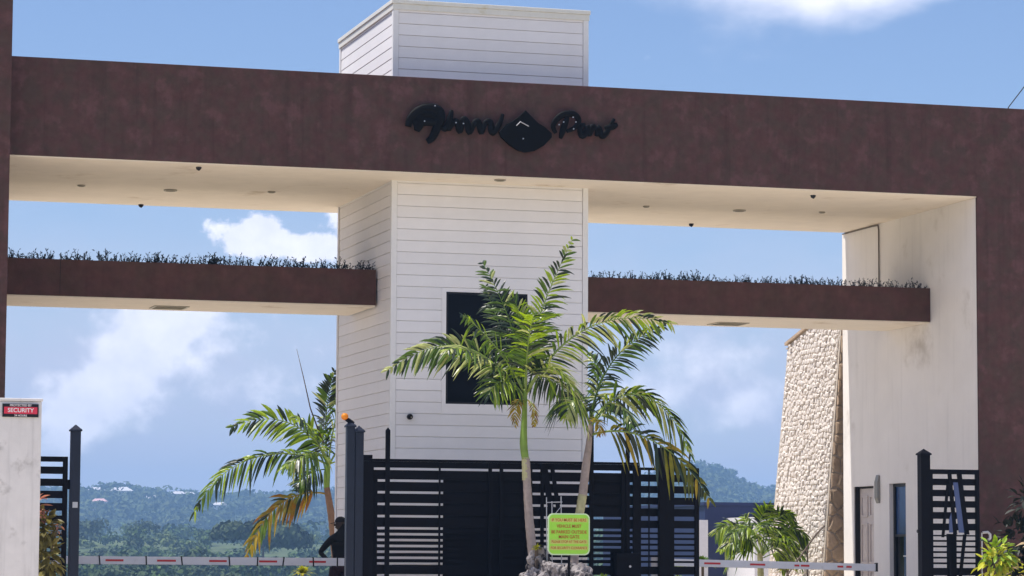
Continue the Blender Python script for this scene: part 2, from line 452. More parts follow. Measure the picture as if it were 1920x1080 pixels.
# ------------------------------------------------------------------ entrance gateway
FY = 47.6; SO = 7.58; TOPZ = 9.22; BY = 53.62
gw = thing('entrance_gateway', 'wide brown plastered entrance gateway with cream soffit spanning the road', 'gateway', (14.5, 50.5, 0))
box('header_beam', 'brown_plaster', 5.46, 27.0, FY, BY, SO+0.02, TOPZ, gw, bevel=0.006)
box('soffit', 'cream_plaster', 5.46, 22.70, FY+0.03, BY-0.02, SO, SO+0.0195, gw)
box('pillar', 'brown_plaster', 1.8, 5.46, 47.2, 53.9, 0, 12.0, gw, bevel=0.01)
pr_ = MB(); pr_.box(22.90, 27.0, FY, 53.75, 0, SO+0.019); pr_.box(22.685, 22.899, FY, FY+0.06, 0, SO+0.019)
pr_.build('pillar', 'brown_plaster', gw)
w = MB(); X0, X1 = 22.68, 22.898
w.box(X0, X1, FY+0.062, 50.79, 0, SO-0.002); w.box(X0, X1, 51.55, 52.29, 0, SO-0.002); w.box(X0, X1, 53.25, 53.77, 0, SO-0.002)
w.box(X0, X1, 50.79, 51.55, 2.56, SO-0.002); w.box(X0, X1, 52.29, 53.25, 2.54, SO-0.002); w.box(X0, X1, 50.79, 51.55, 0, 0.25)
w.build('side_wall', 'white_plaster', gw)
# door in the side wall
dr = box('door', 'door_paint', 22.80, 22.84, 52.31, 53.23, 0.02, 2.50, gw)
for yy in (52.41, 52.82):
    for (za, zb) in ((1.95, 2.36), (1.05, 1.83), (0.2, 0.92)):
        mk = MB(); yb = yy+0.31
        mk.box(22.772, 22.800, yy, yy+0.03, za, zb); mk.box(22.772, 22.800, yb-0.03, yb, za, zb)
        mk.box(22.772, 22.800, yy+0.03, yb-0.03, za, za+0.03); mk.box(22.772, 22.800, yy+0.03, yb-0.03, zb-0.03, zb)
        mk.box(22.785, 22.800, yy+0.07, yb-0.07, za+0.07, zb-0.07)
        mk.build('door_panel', 'door_paint', dr)
MB().tube([(22.79, 52.37, 1.0), (22.74, 52.37, 1.0), (22.73, 52.45, 1.0)], 0.012).build('handle', 'fitting_metal', dr)
mk = MB(); mk.box(22.70, 22.80, 53.232, 53.249, 0, 2.54); mk.box(22.76, 22.80, 52.291, 52.309, 0, 2.54); mk.box(22.76, 22.80, 52.309, 53.232, 2.51, 2.539)
mk.build('door_frame', 'dark_gap', gw)
box('shadow_reveal', 'dark_gap', 22.845, 22.895, 52.291, 53.249, 0.0, 2.539, gw)
# tall glazed opening
wi = MB(); wi.box(22.76, 22.82, 50.795, 50.83, 0.25, 2.555); wi.box(22.76, 22.82, 51.46, 51.545, 0.25, 2.555)
wi.box(22.76, 22.82, 50.83, 51.46, 2.50, 2.555); wi.box(22.76, 22.82, 50.83, 51.46, 1.555, 1.60); wi.box(22.76, 22.82, 50.83, 51.46, 0.25, 0.30)
wf = wi.build('window', 'window_frame', gw)
box('pane', 'blue_glass', 22.785, 22.795, 50.83, 51.46, 1.60, 2.50, wf)
box('pane', 'blue_glass', 22.785, 22.795, 50.83, 51.12, 0.30, 1.555, wf)
box('pane', 'dark_glass', 22.787, 22.797, 51.12, 51.46, 0.30, 1.555, wf)
box('window_bar', 'trim_white', 22.77, 22.785, 50.83, 51.12, 1.18, 1.20, wf)
# wall lamp, cable run
MB().prism_xz([(22.62, 2.30), (22.66, 2.20), (22.679, 2.20), (22.679, 2.72), (22.66, 2.74), (22.62, 2.60)], 51.98, 52.12).build('wall_lamp', 'lamp_grey', gw)
MB().tube([(22.66, 53.7, SO-0.02), (22.66, 52.3, SO-0.02), (22.66, 51.95, SO-0.03), (22.66, 51.92, SO-0.12), (22.66, 51.92, 6.15)], 0.014, 6).build('wall_cable', 'rail_brown', gw)
# soffit fittings
def downlight(x, y, r, z=SO):
    n = 20; mk = MB()
    mk.tube([(x, y, z-0.022), (x, y, z+0.0)], r, n)
    o = mk.build('downlight', 'fitting_metal', gw)
    mk = MB(); mk.tube([(x, y, z-0.027), (x, y, z-0.0225)], r*0.72, n); mk.build('lens', 'vent_dark', o)
for (x, y, r_) in [(8.75, 51.15, 0.12), (19.35, 50.75, 0.12), (7.15, 51.0, 0.07), (10.5, 50.8, 0.07), (17.5, 50.7, 0.06), (20.9, 50.5, 0.06), (13.9, 47.95, 0.10)]:
    downlight(x, y, r_)
for (x, y) in [(8.68, 48.0), (19.8, 48.25), (8.6, 53.45), (19.25, 53.1)]:
    mk = MB(); mk.tube([(x, y, SO), (x, y, SO-0.03), (x, y-0.02, SO-0.055)], [0.05, 0.045, 0.015], 10); mk.build('spotlight', 'window_frame', gw)
# planter beams
def planter(x0, x1, label, ventx):
    b = thing('planter_beam', label, 'beam', ((x0+x1)/2, 50.6, 5.5), group='brown planter beams under the gateway')
    mk = MB(); mk.box(x0, x1, 49.6, 49.72, 5.50, 6.12); mk.box(x0, x1, 51.56, 51.68, 5.50, 6.12); mk.box(x0, x1, 49.72, 51.56, 5.50, 5.62)
    mk.build('trough', 'beam_plaster', b)
    box('soffit', 'cream_plaster', x0, x1, 49.64, 51.66, 5.478, 5.4995, b)
    box('soil', 'soil', x0, x1, 49.722, 51.558, 5.62, 6.02, b)
    f = MB(); f.box(ventx, ventx+0.62, 50.68, 51.28, 5.462, 5.4775); o = f.build('vent', 'fitting_metal', b)
    f = MB()
    for k in range(5): f.box(ventx+0.05, ventx+0.57, 50.73+k*0.1, 50.79+k*0.1, 5.455, 5.4615)
    f.build('louvre', 'vent_dark', o)
    return b
pbL = planter(5.47, 12.13, 'brown planter beam with spiky plants left of the white tower', 8.42)
pbR = planter(15.73, 22.67, 'brown planter beam with spiky plants right of the white tower', 18.9)
box('joint', 'dark_gap', 6.62, 6.628, 49.594, 49.6, 5.52, 6.12, pbL)
# plants on the beams
def spiky_mesh(seed, full):
    rd = random.Random(seed); mk = MB()
    for k in range(9 if full else 7):
        a = rd.uniform(0, 2*PI); ln = rd.uniform(0.12, 0.26); tilt = rd.uniform(0.15, 0.95)
        d = Vector((math.cos(a)*math.sin(tilt), math.sin(a)*math.sin(tilt)*0.7, math.cos(tilt)))
        p0 = Vector((0, 0, 0)); p1 = p0 + d*ln*0.55; p2 = p1 + (d + Vector((0, 0, 0.35))).normalized()*ln*0.45
        mk.tube([p0, p1, p2], [0.009, 0.006, 0.003], 4, cap=False)
        for q in range(9 if full else 7):
            t = rd.uniform(0.35, 1.05); p = p0.lerp(p2, t) + Vector((rd.uniform(-.012, .012), rd.uniform(-.01, .01), rd.uniform(-.01, .01)))
            a2 = rd.uniform(0, 2*PI); L = rd.uniform(0.025, 0.055)
            e = (d*0.8 + Vector((math.cos(a2), math.sin(a2), rd.uniform(-.2, .8)))).normalized()
            sdv = e.cross(Vector((rd.uniform(-1, 1), rd.uniform(-1, 1), 0.3))).normalized()*0.0085
            mk.add([p, p+e*L*0.5+sdv, p+e*L, p+e*L*0.5-sdv], [(0, 1, 2, 3)])
    return mk
protoS = [spiky_mesh(40+i, i % 2 == 0) for i in range(8)]
meshes = []
def spiky_row(x0, x1, step, side):
    global meshes
    if not meshes:
        for mk in protoS:
            me = bpy.data.meshes.new('spiky_plant'); me.from_pydata([tuple(v) for v in mk.v], [], mk.f); me.materials.append(MATS['planter_leaf']); me.update(); meshes.append(me)
    x = x0+0.06; k = 0
    while x < x1:
        o = bpy.data.objects.new('spiky_plant', random.choice(meshes)); COL.objects.link(o)
        o.location = (x, 49.80+random.uniform(0, 0.12), 6.02+random.uniform(0, 0.03)); s = random.uniform(0.85, 1.22)*(1.08 if side == 'left' else 0.98)
        o.scale = (s*1.1, s, s); o.rotation_euler = (random.uniform(-.1, .1), random.uniform(-.15, .15), random.uniform(0, 6.28))
        tag(o, 'small dark spiky plant in the row along the planter beam %s of the white tower' % side, 'plant', 'spiky plants along the %s planter beam' % side)
        x += step*random.uniform(0.6, 1.4); k += 1
spiky_row(5.5, 12.1, 0.135, 'left')
spiky_row(15.75, 22.6, 0.125, 'right')

# ------------------------------------------------------------------ white tower with lap siding
TX0, TX1, TY0, TY1, TH = 12.15, 15.70, 48.6, 52.72, 10.66
tw = thing('siding_tower', 'tall white tower clad in horizontal siding boards rising through the gateway', 'tower', (13.92, 50.6, 0))
WX0, WX1, WZ0, WZ1 = 13.14, 14.60, 3.75, 5.68
core = MB()
e = 0.05
core.box(TX0+e, TX1-e, TY0+0.25, TY1-e, 0, TH)
core.box(TX0+e, WX0, TY0+e, TY0+0.249, 0, TH); core.box(WX1, TX1-e, TY0+e, TY0+0.249, 0, TH)
core.box(WX0, WX1, TY0+e, TY0+0.249, 0, WZ0); core.box(WX0, WX1, TY0+e, TY0+0.249, WZ1, TH)
core.build('wall_core', 'siding_back', tw)
PITCH = 0.1985
def board_mb(L, h, t=0.034, tt=0.0285):
    # local: runs along +x, outer face towards -y, from z=0 to h
    vs = [(0, 0, 0), (L, 0, 0), (L, -t, 0), (0, -t, 0), (0, 0, h), (L, 0, h), (L, -tt, h), (0, -tt, h)]
    return MB().add(vs, [(0, 1, 2, 3), (4, 7, 6, 5), (3, 2, 6, 7), (0, 4, 5, 1), (0, 3, 7, 4), (1, 5, 6, 2)])
_bm = {}
def board(L, h, px, py, pz, rz):
    key = (round(L, 3), round(h, 3))
    if key not in _bm:
        o = board_mb(L, h).build('siding_board', 'siding_white', tw, world=False)
        b = o.modifiers.new('bevel', 'BEVEL'); b.width = 0.004; b.segments = 1
        _bm[key] = o
    else:
        o = inst(_bm[key], tw)
    o.location = Vector((px, py, pz)) - tw.location
    o.rotation_euler = (0, 0, rz)
CW = 0.10
nb = int(TH/PITCH)
for i in range(nb+1):
    z0 = i*PITCH; h = min(PITCH-0.005, TH-z0)
    if h < 0.05: continue
    zt = z0+h
    a0, a1 = TX0+CW, TX1-CW
    yy = TY0+0.046
    m_ = 0.08
    if zt < WZ0-m_ or z0 > WZ1+m_*0.6:
        board(a1-a0, h, a0, yy, z0, 0)
    else:
        board(WX0-m_-a0, h, a0, yy, z0, 0); board(a1-WX1-m_, h, WX1+m_, yy, z0, 0)
    board(TY1-TY0-2*CW, h, TX0+0.048, TY1-CW, z0, -PI/2)
    board(TY1-TY0-2*CW, h, TX1-0.048, TY0+CW, z0, PI/2)
    board(a1-a0, h, a1, TY1-0.048, z0, PI)
for (cx, cy, dx, dy) in ((TX0, TY0, 1, 1), (TX1, TY0, -1, 1), (TX0, TY1, 1, -1), (TX1, TY1, -1, -1)):
    mk = MB()
    xa, xb = sorted((cx, cx+dx*(CW-0.004))); ya, yb = sorted((cy, cy+dy*0.045)); mk.box(xa, xb, ya, yb, 0, TH+0.001)
    xa, xb = sorted((cx, cx+dx*0.045)); ya, yb = sorted((cy+dy*0.046, cy+dy*(CW-0.004))); mk.box(xa, xb, ya, yb, 0, TH+0.001)
    mk.build('corner_trim', 'trim_white', tw)
# flat margin round the window, filling whole board rows
zr0 = math.floor((WZ0-m_)/PITCH)*PITCH + 0.0; zr1 = (math.floor((WZ1+m_*0.6)/PITCH)+1)*PITCH - 0.005
fm = MB(); g = 0.002; ya_, yb_ = TY0+0.013, TY0+0.046
fm.box(WX0-m_+g, WX0-g, ya_, yb_, zr0, zr1); fm.box(WX1+g, WX1+m_-g, ya_, yb_, zr0, zr1)
fm.box(WX0-g, WX1+g, ya_, yb_, WZ1+g, zr1); fm.box(WX0-g, WX1+g, ya_, yb_, zr0, WZ0-g)
fm.build('window_trim', 'siding_white', tw)
wn_ = MB(); q = 0.035
wn_.box(WX0, WX0+q, TY0+0.02, TY0+0.10, WZ0, WZ1); wn_.box(WX1-q, WX1, TY0+0.02, TY0+0.10, WZ0, WZ1)
wn_.box(WX0+q, WX1-q, TY0+0.02, TY0+0.10, WZ0, WZ0+q); wn_.box(WX0+q, WX1-q, TY0+0.02, TY0+0.10, WZ1-q, WZ1)
wo_ = wn_.build('window', 'window_frame', tw)
box('pane', 'dark_glass', WX0+q, WX1-q, TY0+0.06, TY0+0.07, WZ0+q, WZ1-q, wo_)
# dark doorway low on the tower front
dd = box('door', 'black_metal', 13.20, 14.62, TY0-0.03, TY0+0.0, 0.0, 2.52, tw)
cp = MB(); cp.box(TX0-0.03, TX1+0.03, TY0-0.03, TY1+0.03, TH+0.002, TH+0.075); cp.build('roof_cap', 'cap_metal', tw, bevel=0.008)
cp = MB(); cp.box(TX0-0.012, TX1+0.012, TY0-0.012, TY1+0.012, TH-0.10, TH+0.0); cp.build('roof_trim', 'cap_metal', tw)
# camera on the tower
sc_ = thing('security_camera', 'small black dome camera on the white siding below the tower window', 'camera', (12.50, 48.6, 3.51))
mk = MB(); mk.tube([(12.50, 48.62, 3.51), (12.50, 48.56, 3.51)], 0.05, 14); mk.build('base', 'window_frame', sc_)
mk = MB(); mk.tube([(12.50, 48.56, 3.51), (12.50, 48.53, 3.505), (12.50, 48.50, 3.50)], [0.048, 0.038, 0.012], 14); o = mk.build('dome', 'dark_glass', sc_, smooth=True)
mk = MB(); mk.tube([(12.503, 48.505, 3.50), (12.503, 48.497, 3.50)], 0.010, 8); mk.build('lens', 'fitting_metal', sc_)

# ------------------------------------------------------------------ script lettering on the header
sg = thing('gateway_lettering', 'black script lettering with a diamond emblem mounted on the brown header', 'sign', (14.0, 47.5, 8.3))
STROKES = {
'cap': [[(12.15, 8.35), (12.19, 8.49), (12.34, 8.63), (12.53, 8.68), (12.68, 8.64), (12.71, 8.52), (12.65, 8.35), (12.57, 8.18), (12.48, 8.11)], [(12.38, 8.63), (12.36, 8.47), (12.3, 8.28)], [(12.23, 8.42), (12.47, 8.47), (12.7, 8.44)], [(12.3,8.52),(12.5,8.58),(12.62,8.5)]],
'h': [[(12.72, 8.37), (12.81, 8.35), (12.87, 8.5), (12.91, 8.67)], [(12.91, 8.66), (12.87, 8.47), (12.87, 8.31)]],
'a1': [[(12.88, 8.36), (12.95, 8.47), (13.01, 8.46), (13.05, 8.31), (13.11, 8.41)]],
'a2': [[(13.07, 8.33), (13.11, 8.52), (13.18, 8.47), (13.22, 8.3), (13.3, 8.42)]],
'a3': [[(13.26, 8.32), (13.3, 8.45), (13.38, 8.49), (13.43, 8.31), (13.48, 8.41)]],
'a4': [[(13.46, 8.32), (13.5, 8.47), (13.59, 8.5), (13.62, 8.32), (13.69, 8.38), (13.77, 8.51), (13.81, 8.65)]],
'P': [[(14.76, 8.36), (14.71, 8.48), (14.79, 8.62), (14.93, 8.7), (15.09, 8.7), (15.17, 8.6), (15.1, 8.47), (14.95, 8.4)], [(14.97, 8.66), (14.9, 8.46), (14.84, 8.27)]],
'a': [[(15.29, 8.53), (15.2, 8.49), (15.22, 8.34), (15.31, 8.4), (15.33, 8.51), (15.36, 8.33)]],
'r': [[(15.37, 8.35), (15.42, 8.5), (15.49, 8.46)]],
'k': [[(15.49, 8.34), (15.53, 8.5), (15.58, 8.36), (15.64, 8.38), (15.72, 8.49), (15.81, 8.66)], [(15.64, 8.49), (15.78, 8.52), (15.87, 8.57)]],
}
def curve_pts(p, n=5):
    out = []
    P_ = [p[0]] + list(p) + [p[-1]]
    for i in range(1, len(P_)-2):
        for k in range(n):
            t = k/n; a, b, c, d = (np.array(P_[i-1]), np.array(P_[i]), np.array(P_[i+1]), np.array(P_[i+2]))
            out.append(0.5*((2*b)+(-a+c)*t+(2*a-5*b+4*c-d)*t*t+(-a+3*b-3*c+d)*t**3))
    out.append(np.array(p[-1])); return out
for kk, sts in STROKES.items():
    mk = MB()
    for st in sts:
        c = curve_pts(st); n = len(c)
        base = {'cap': 0.092, 'P': 0.058}.get(kk, 0.058)
        rad = [base*(0.35+0.65*math.sin(PI*(0.12+0.80*i/(n-1)))) for i in range(n)]
        mk.tube([(p[0], 47.50, p[1]) for p in c], rad, 8)
    mk.v = [(v[0], 47.50+(v[1]-47.50)*0.4, v[2]) for v in mk.v]
    mk.build('letter', 'sign_black', sg, smooth=True)
mk = MB()
for (x, z) in ((12.4, 8.5), (12.87, 8.45), (13.3, 8.42), (13.6, 8.4), (14.9, 8.5), (15.3, 8.45), (15.6, 8.42)):
    mk.tube([(x, 47.50, z), (x, 47.60, z)], 0.012, 6)
mk.build('standoff', 'sign_black', sg)
em = MB().prism_xz([(13.74, 8.33), (13.78, 8.24), (13.92, 8.12), (14.07, 8.03), (14.22, 8.0), (14.37, 8.03), (14.54, 8.13), (14.68, 8.28), (14.68, 8.35), (14.56, 8.45), (14.43, 8.52), (14.33, 8.61), (14.21, 8.73), (14.10, 8.62), (13.98, 8.53), (13.86, 8.47)], 47.46, 47.53).build('emblem', 'sign_black', sg, bevel=0.01)
MB().tube([(14.04, 47.45, 8.45), (14.11, 47.45, 8.52), (14.26, 47.45, 8.45)], 0.009, 6).build('emblem_mark', 'sign_grey', em)  # roof line of the emblem, its highlight drawn as a light grey tube
mk = MB()
for (x, z) in ((12.42, 8.45), (13.10, 8.44), (12.97, 8.45), (14.16, 8.23), (14.88, 8.55), (15.05, 8.64), (15.10, 8.56), (14.80, 8.50), (15.06, 8.44), (12.60, 8.72)):
    mk.tube([(x, 47.43, z), (x, 47.45, z)], 0.012, 6)
mk.build('grey_dots', 'sign_grey', sg, kind='stuff')  # small grey dots in front of the letters and emblem

# ------------------------------------------------------------------ gates
GY = 46.2
GAPS = [2.54, 2.35, 2.16, 1.97, 1.775, 1.58, 1.485, 1.39, 1.295, 1.20, 1.105, 1.01, 0.82, 0.63, 0.44, 0.25]
def slats(root, x0, x1, gh_w, gh_n=None, y=GY, th=0.03, m='black_metal', top=2.66, zt=None):
    gh_n = gh_n or gh_w
    edges = []
    prev = top
    for i, g_ in enumerate(GAPS):
        gh = gh_w if i < 6 else gh_n
        edges.append((g_+gh/2, prev)); prev = g_-gh/2
    edges.append((0.10, prev))
    for (a, b) in edges:
        box('slat', m, x0, x1, y-th/2, y+th/2, a, b, root)
def stile(root, x0, x1, z1, z0=0.06, y=GY, d=0.06, name='stile', m='black_metal'):
    return box(name, m, x0, x1, y-d/2, y+d/2, z0, z1, root, bevel=0.004)
def cap_post(x0, x1, ztop, label, m='navy_metal', y=GY, group='pointed gate posts'):
    cx = (x0+x1)/2; w_ = (x1-x0)/2
    t = thing('gate_post', label, 'post', (cx, y, 0), group=group)
    box('shaft', m, x0, x1, y-w_, y+w_, 0, ztop-0.10, t, bevel=0.006)
    mk = MB(); a = w_+0.018; z = ztop-0.10
    mk.add([(cx-a, y-a, z), (cx+a, y-a, z), (cx+a, y+a, z), (cx-a, y+a, z), (cx-a, y-a, z+0.025), (cx+a, y-a, z+0.025), (cx+a, y+a, z+0.025), (cx-a, y+a, z+0.025), (cx, y, ztop+0.01)],
           [(3, 2, 1, 0), (0, 1, 5, 4), (1, 2, 6, 5), (2, 3, 7, 6), (3, 0, 4, 7), (4, 5, 8), (5, 6, 8), (6, 7, 8), (7, 4, 8)])
    mk.build('cap', m, t)
    return t
# left
p = cap_post(6.385, 6.535, 3.16, 'dark navy gate post with a pointed cap beside the white pillar')
box('latch', 'sign_grey', 6.42, 6.50, GY-0.09, GY-0.076, 1.86, 1.95, p)
gl = thing('slatted_gate', 'narrow black slatted gate leaf between the white pillar and the left gate post', 'gate', (5.3, GY, 0), group='black slatted gate leaves')
slats(gl, 4.3, 6.27, 0.075, 0.052)
stile(gl, 6.27, 6.345, 2.66); stile(gl, 4.2, 4.3, 2.66)
box('hinge', 'black_metal', 6.345, 6.385, GY-0.03, GY+0.03, 2.15, 2.30, gl)
# right
p = cap_post(20.885, 21.055, 3.0, 'dark gate post with a pointed cap in front of the white side wall', 'black_metal')
MB().tube([(20.885, GY, 1.60), (20.84, GY, 1.60)], 0.03, 8).build('latch', 'window_frame', p)
gr_ = thing('slatted_gate', 'black slatted gate leaf with crossed braces beside the right brown pillar', 'gate', (21.5, GY, 0), group='black slatted gate leaves')
slats(gr_, 21.125, 21.93, 0.078, 0.062)
stile(gr_, 21.06, 21.125, 2.66); stile(gr_, 21.93, 21.995, 2.66)
def brace(root, a, b, w_, y, m='black_metal', th=0.02):
    MB().bar((a[0], y, a[1]), (b[0], y, b[1]), th, w_, up=(0, 1, 0)).build('brace', m, root) if False else \
    MB().prism_xz([(a[0]-w_/2, a[1]), (a[0]+w_/2, a[1]), (b[0]+w_/2, b[1]), (b[0]-w_/2, b[1])][::-1], y-th/2, y+th/2).build('brace', m, root)
brace(gr_, (21.43, 2.62), (21.53, 1.55), 0.07, GY-0.032)
brace(gr_, (21.61, 2.62), (21.75, 1.55), 0.09, GY-0.032)
brace(gr_, (21.40, 2.40), (21.30, 1.50), 0.05, GY-0.032)
brace(gr_, (21.38, 1.55), (21.50, 0.15), 0.05, GY-0.055)
brace(gr_, (21.70, 1.55), (21.52, 0.15), 0.06, GY-0.055)
box('brace_plate', 'black_metal', 21.40, 21.58, GY+0.020, GY+0.035, 0.15, 1.56, gr_)
MB().prism_xz([(21.50, 2.44), (21.62, 2.44), (21.72, 1.58), (21.60, 1.58)][::-1], GY-0.036, GY-0.020).build('blue_strip', 'blue_panel', gr_)
MB().prism_xz([(21.42, 1.80), (21.47, 1.95), (21.52, 1.58), (21.42, 1.58)][::-1], GY-0.036, GY-0.020).build('blue_strip', 'blue_panel', gr_)
hp = thing('wall_hook', 'small white bent pipe hook on the right brown pillar beside the gate', 'pipe', (22.05, 47.5, 1.58))
MB().tube([(22.72, 47.58, 1.60), (22.80, 47.54, 1.61), (22.845, 47.54, 1.57), (22.845, 47.54, 1.50), (22.81, 47.54, 1.475)], 0.024, 8).build('pipe', 'trim_white', hp, smooth=True)
hp.location = (0, 0, 0)
for c in hp.children:
    for v in c.data.vertices: v.co += Vector((22.05, 47.5, 1.58))
MB().tube([(22.70, 47.57, 0.1), (22.70, 47.57, 1.6)], 0.012, 6).build('pipe', 'trim_white', hp)

# centre: twin post with amber lamp, long slatted gate, right panel
cap_post(10.825, 10.955, 3.30, 'left one of the twin navy posts at the end of the long gate', 'navy_metal', GY-0.02, 'twin navy posts')
cap_post(10.965, 11.10, 3.22, 'right one of the twin navy posts at the end of the long gate', 'navy_metal', GY-0.02, 'twin navy posts')
al = thing('amber_lamp', 'round amber warning lamp on a bent arm atop the twin navy posts', 'lamp', (10.80, GY-0.02, 3.3))
MB().tube([(10.93, GY-0.02, 3.25), (10.86, GY-0.02, 3.31), (10.80, GY-0.02, 3.345)], [0.045, 0.038, 0.03], 8).build('arm', 'black_metal', al)
mk = MB(); pc = Vector((10.79, GY-0.03, 3.375)); dv = Vector((-0.25, -0.1, 0.5)).normalized()
mk.tube([pc-dv*0.05, pc-dv*0.03, pc+dv*0.0, pc+dv*0.03, pc+dv*0.055], [0.035, 0.055, 0.06, 0.05, 0.01], 12); mk.build('lens', 'lamp_amber', al, smooth=True)

mg = thing('long_gate', 'long black slatted gate across the foot of the white tower', 'gate', (13.4, GY, 0))
slats(mg, 11.10, 15.81, 0.040, 0.040)
box('top_rail', 'black_metal', 11.10, 15.81, GY-0.035, GY+0.035, 2.662, 2.70, mg, bevel=0.004)
box('bracket', 'black_metal', 11.10, 11.26, GY-0.03, GY+0.03, 2.702, 2.76, mg)
stile(mg, 11.10, 11.28, 2.655, y=GY-0.035, d=0.03)
for (a, b, zt) in ((11.47, 11.545, 3.16), (14.94, 15.01, 3.55), (15.575, 15.64, 3.30)):
    o = stile(mg, a, b, zt, y=GY-0.05, d=0.04, name='upright')
    cx = (a+b)/2
    MB().add([(a, GY-0.07, zt), (b, GY-0.07, zt), (b, GY-0.03, zt), (a, GY-0.03, zt), (cx, GY-0.05, zt+0.05)], [(0, 1, 4), (1, 2, 4), (2, 3, 4), (3, 0, 4), (3, 2, 1, 0)]).build('point', 'black_metal', o)
for (a, b) in ((12.37, 12.40), (13.21, 13.27), (13.40, 13.46), (13.84, 13.96), (14.10, 14.16), (15.70, 15.81), (15.50, 15.575)):
    stile(mg, a, b, 2.655, y=GY-0.035, d=0.03)
for (a, b, z0, z1) in ((12.46, 13.84, 0.2, 2.50), (15.02, 15.56, 1.80, 2.50), (15.33, 15.70, 0.2, 1.22), (11.12, 11.36, 0.2, 2.48)):
    box('backing_plate', 'black_metal', a, b, GY+0.017, GY+0.027, z0, z1, mg)
brace(mg, (14.17, 2.60), (14.33, 1.60), 0.10, GY-0.035)
brace(mg, (14.30, 2.60), (14.46, 1.60), 0.07, GY-0.035)
# control box and faint rails on the gate
cb = box('control_box', 'black_metal', 15.36, 15.78, GY-0.20, GY-0.052, 0.35, 1.20, mg, bevel=0.01)
MB().tube([(15.6, GY-0.21, 0.98), (15.6, GY-0.20, 0.98)], 0.02, 8).build('lock', 'sign_grey', cb)
for (z) in (1.42,):
    box('rail', 'black_metal', 11.12, 13.70, GY-0.075, GY-0.052, z, z+0.022, mg)
fp = thing('slatted_gate', 'open black slatted panel between the long gate and the right driveway', 'gate', (16.35, GY, 0), group='black slatted gate leaves')
slats(fp, 15.85, 16.80, 0.070, 0.060, top=2.62)
stile(fp, 15.81, 15.85, 2.62); stile(fp, 15.975, 16.0, 2.6, y=GY-0.03, d=0.02); stile(fp, 16.80, 16.875, 2.62)
stile(fp, 16.14, 16.30, 2.95, y=GY-0.07, d=0.10, name='upright'); stile(fp, 16.302, 16.41, 2.95, y=GY-0.06, d=0.08, name='upright')

# ------------------------------------------------------------------ barrier booms
def boom(label, x0, x1, z0, z1, hgt, y, stripes, clips, cabx):
    b = thing('barrier_boom', label, 'barrier', ((x0+x1)/2, y, 0), group='red and white barrier booms')
    def zc(x): return z0+(z1-z0)*(x-x0)/(x1-x0)
    mk = MB(); mk.bar((x0, y, z0), (x1, y, z1), 0.06, hgt); mk.build('arm', 'boom_white', b, bevel=0.008)
    for (a, c) in stripes:
        mk = MB(); mk.bar((a, y-0.0325, zc(a)), (c, y-0.0325, zc(c)), 0.004, 0.034); mk.build('red_stripe', 'boom_red', b)
    for a in clips:
        mk = MB(); s_ = random.uniform(-0.012, 0.012)
        mk.bar((a-s_, y, zc(a)-hgt/2-0.012), (a+s_, y, zc(a)+hgt/2+0.012), 0.075, 0.022, up=(1, 0, 0)); mk.build('clip', 'window_frame', b)
    cb_ = MB(); cb_.box(cabx-0.15, cabx+0.15, y+0.035, y+0.34, 0, 1.18); o = cb_.build('cabinet', 'cabinet_paint', b, bevel=0.015)
    return b
f_ = lambda px: 7.06+(px-148)*0.00925
boom('red striped white barrier boom across the left driveway', 6.6, 11.86, 1.045, 1.03, 0.135, 49.8,
     [(f_(a), f_(c)) for a, c in ((196, 229), (291, 326), (388, 421), (482, 516), (577, 609))],
     [f_(a) for a in (185, 271, 337, 426, 479, 528, 585, 631)], 11.90)
f2 = lambda px: 18.18+(px-1310)*0.01036
b2 = boom('red striped white barrier boom across the right driveway reaching to the side wall', 17.7, 21.62, 1.05, 0.975, 0.13, 49.8,
     [(f2(a), f2(c)) for a, c in ((1320, 1350), (1405, 1433), (1488, 1497), (1500, 1516), (1569, 1580), (1586, 1596))], [], 17.55)
box('end_cap', 'window_frame', 21.62, 21.66, 49.765, 49.835, 0.90, 1.06, b2)

# ------------------------------------------------------------------ white pillar on the left with a plate
wp = thing('white_pillar', 'weathered white concrete pillar in front at the far left', 'pillar', (4.9, 43.2, 0))
mk = MB(); mk.box(4.32, 5.50, 42.9, 43.5, 0, 3.34); mk.build('shaft', 'concrete_white', wp, bevel=0.015)
box('coping', 'concrete_white', 4.30, 5.515, 42.88, 43.52, 3.342, 3.385, wp, bevel=0.01)
pl = thing('warning_plate', 'small black plate with a red band near the top of the white pillar', 'sign', (5.2, 42.88, 3.2))
box('plate', 'window_frame', 4.93, 5.45, 42.868, 42.898, 3.11, 3.30, pl)
def text_obj(body, size, x, z, y, m, parent, squash=1.0, name='lettering', ext=0.001):
    cu = bpy.data.curves.new(name, 'FONT'); cu.body = body; cu.size = size; cu.align_x = 'CENTER'; cu.align_y = 'CENTER'; cu.extrude = ext; cu.offset = size*0.012
    t = bpy.data.objects.new(name, cu); COL.objects.link(t)
    bpy.context.view_layer.update()
    me = bpy.data.meshes.new_from_object(t.evaluated_get(bpy.context.evaluated_depsgraph_get()))
    bpy.data.objects.remove(t)
    off = root_loc(parent)
    for v in me.vertices:
        c = v.co.copy(); v.co = Vector((c.x*squash + x - off.x, -c.z + y - off.y, c.y + z - off.z))
    me.materials.clear(); me.materials.append(MATS[m])
    o = bpy.data.objects.new(name, me); COL.objects.link(o); o.parent = parent
    return o
box('red_band', 'plate_red', 4.95, 5.43, 42.862, 42.8675, 3.155, 3.255, pl)
text_obj('PROTECTED BY', 0.045, 5.19, 3.278, 42.863, 'plate_white', pl, 1.0)
text_obj('SECURITY', 0.085, 5.19, 3.205, 42.858, 'plate_white', pl, 1.0)
text_obj('24 HOURS', 0.040, 5.19, 3.130, 42.863, 'plate_white', pl, 1.0)

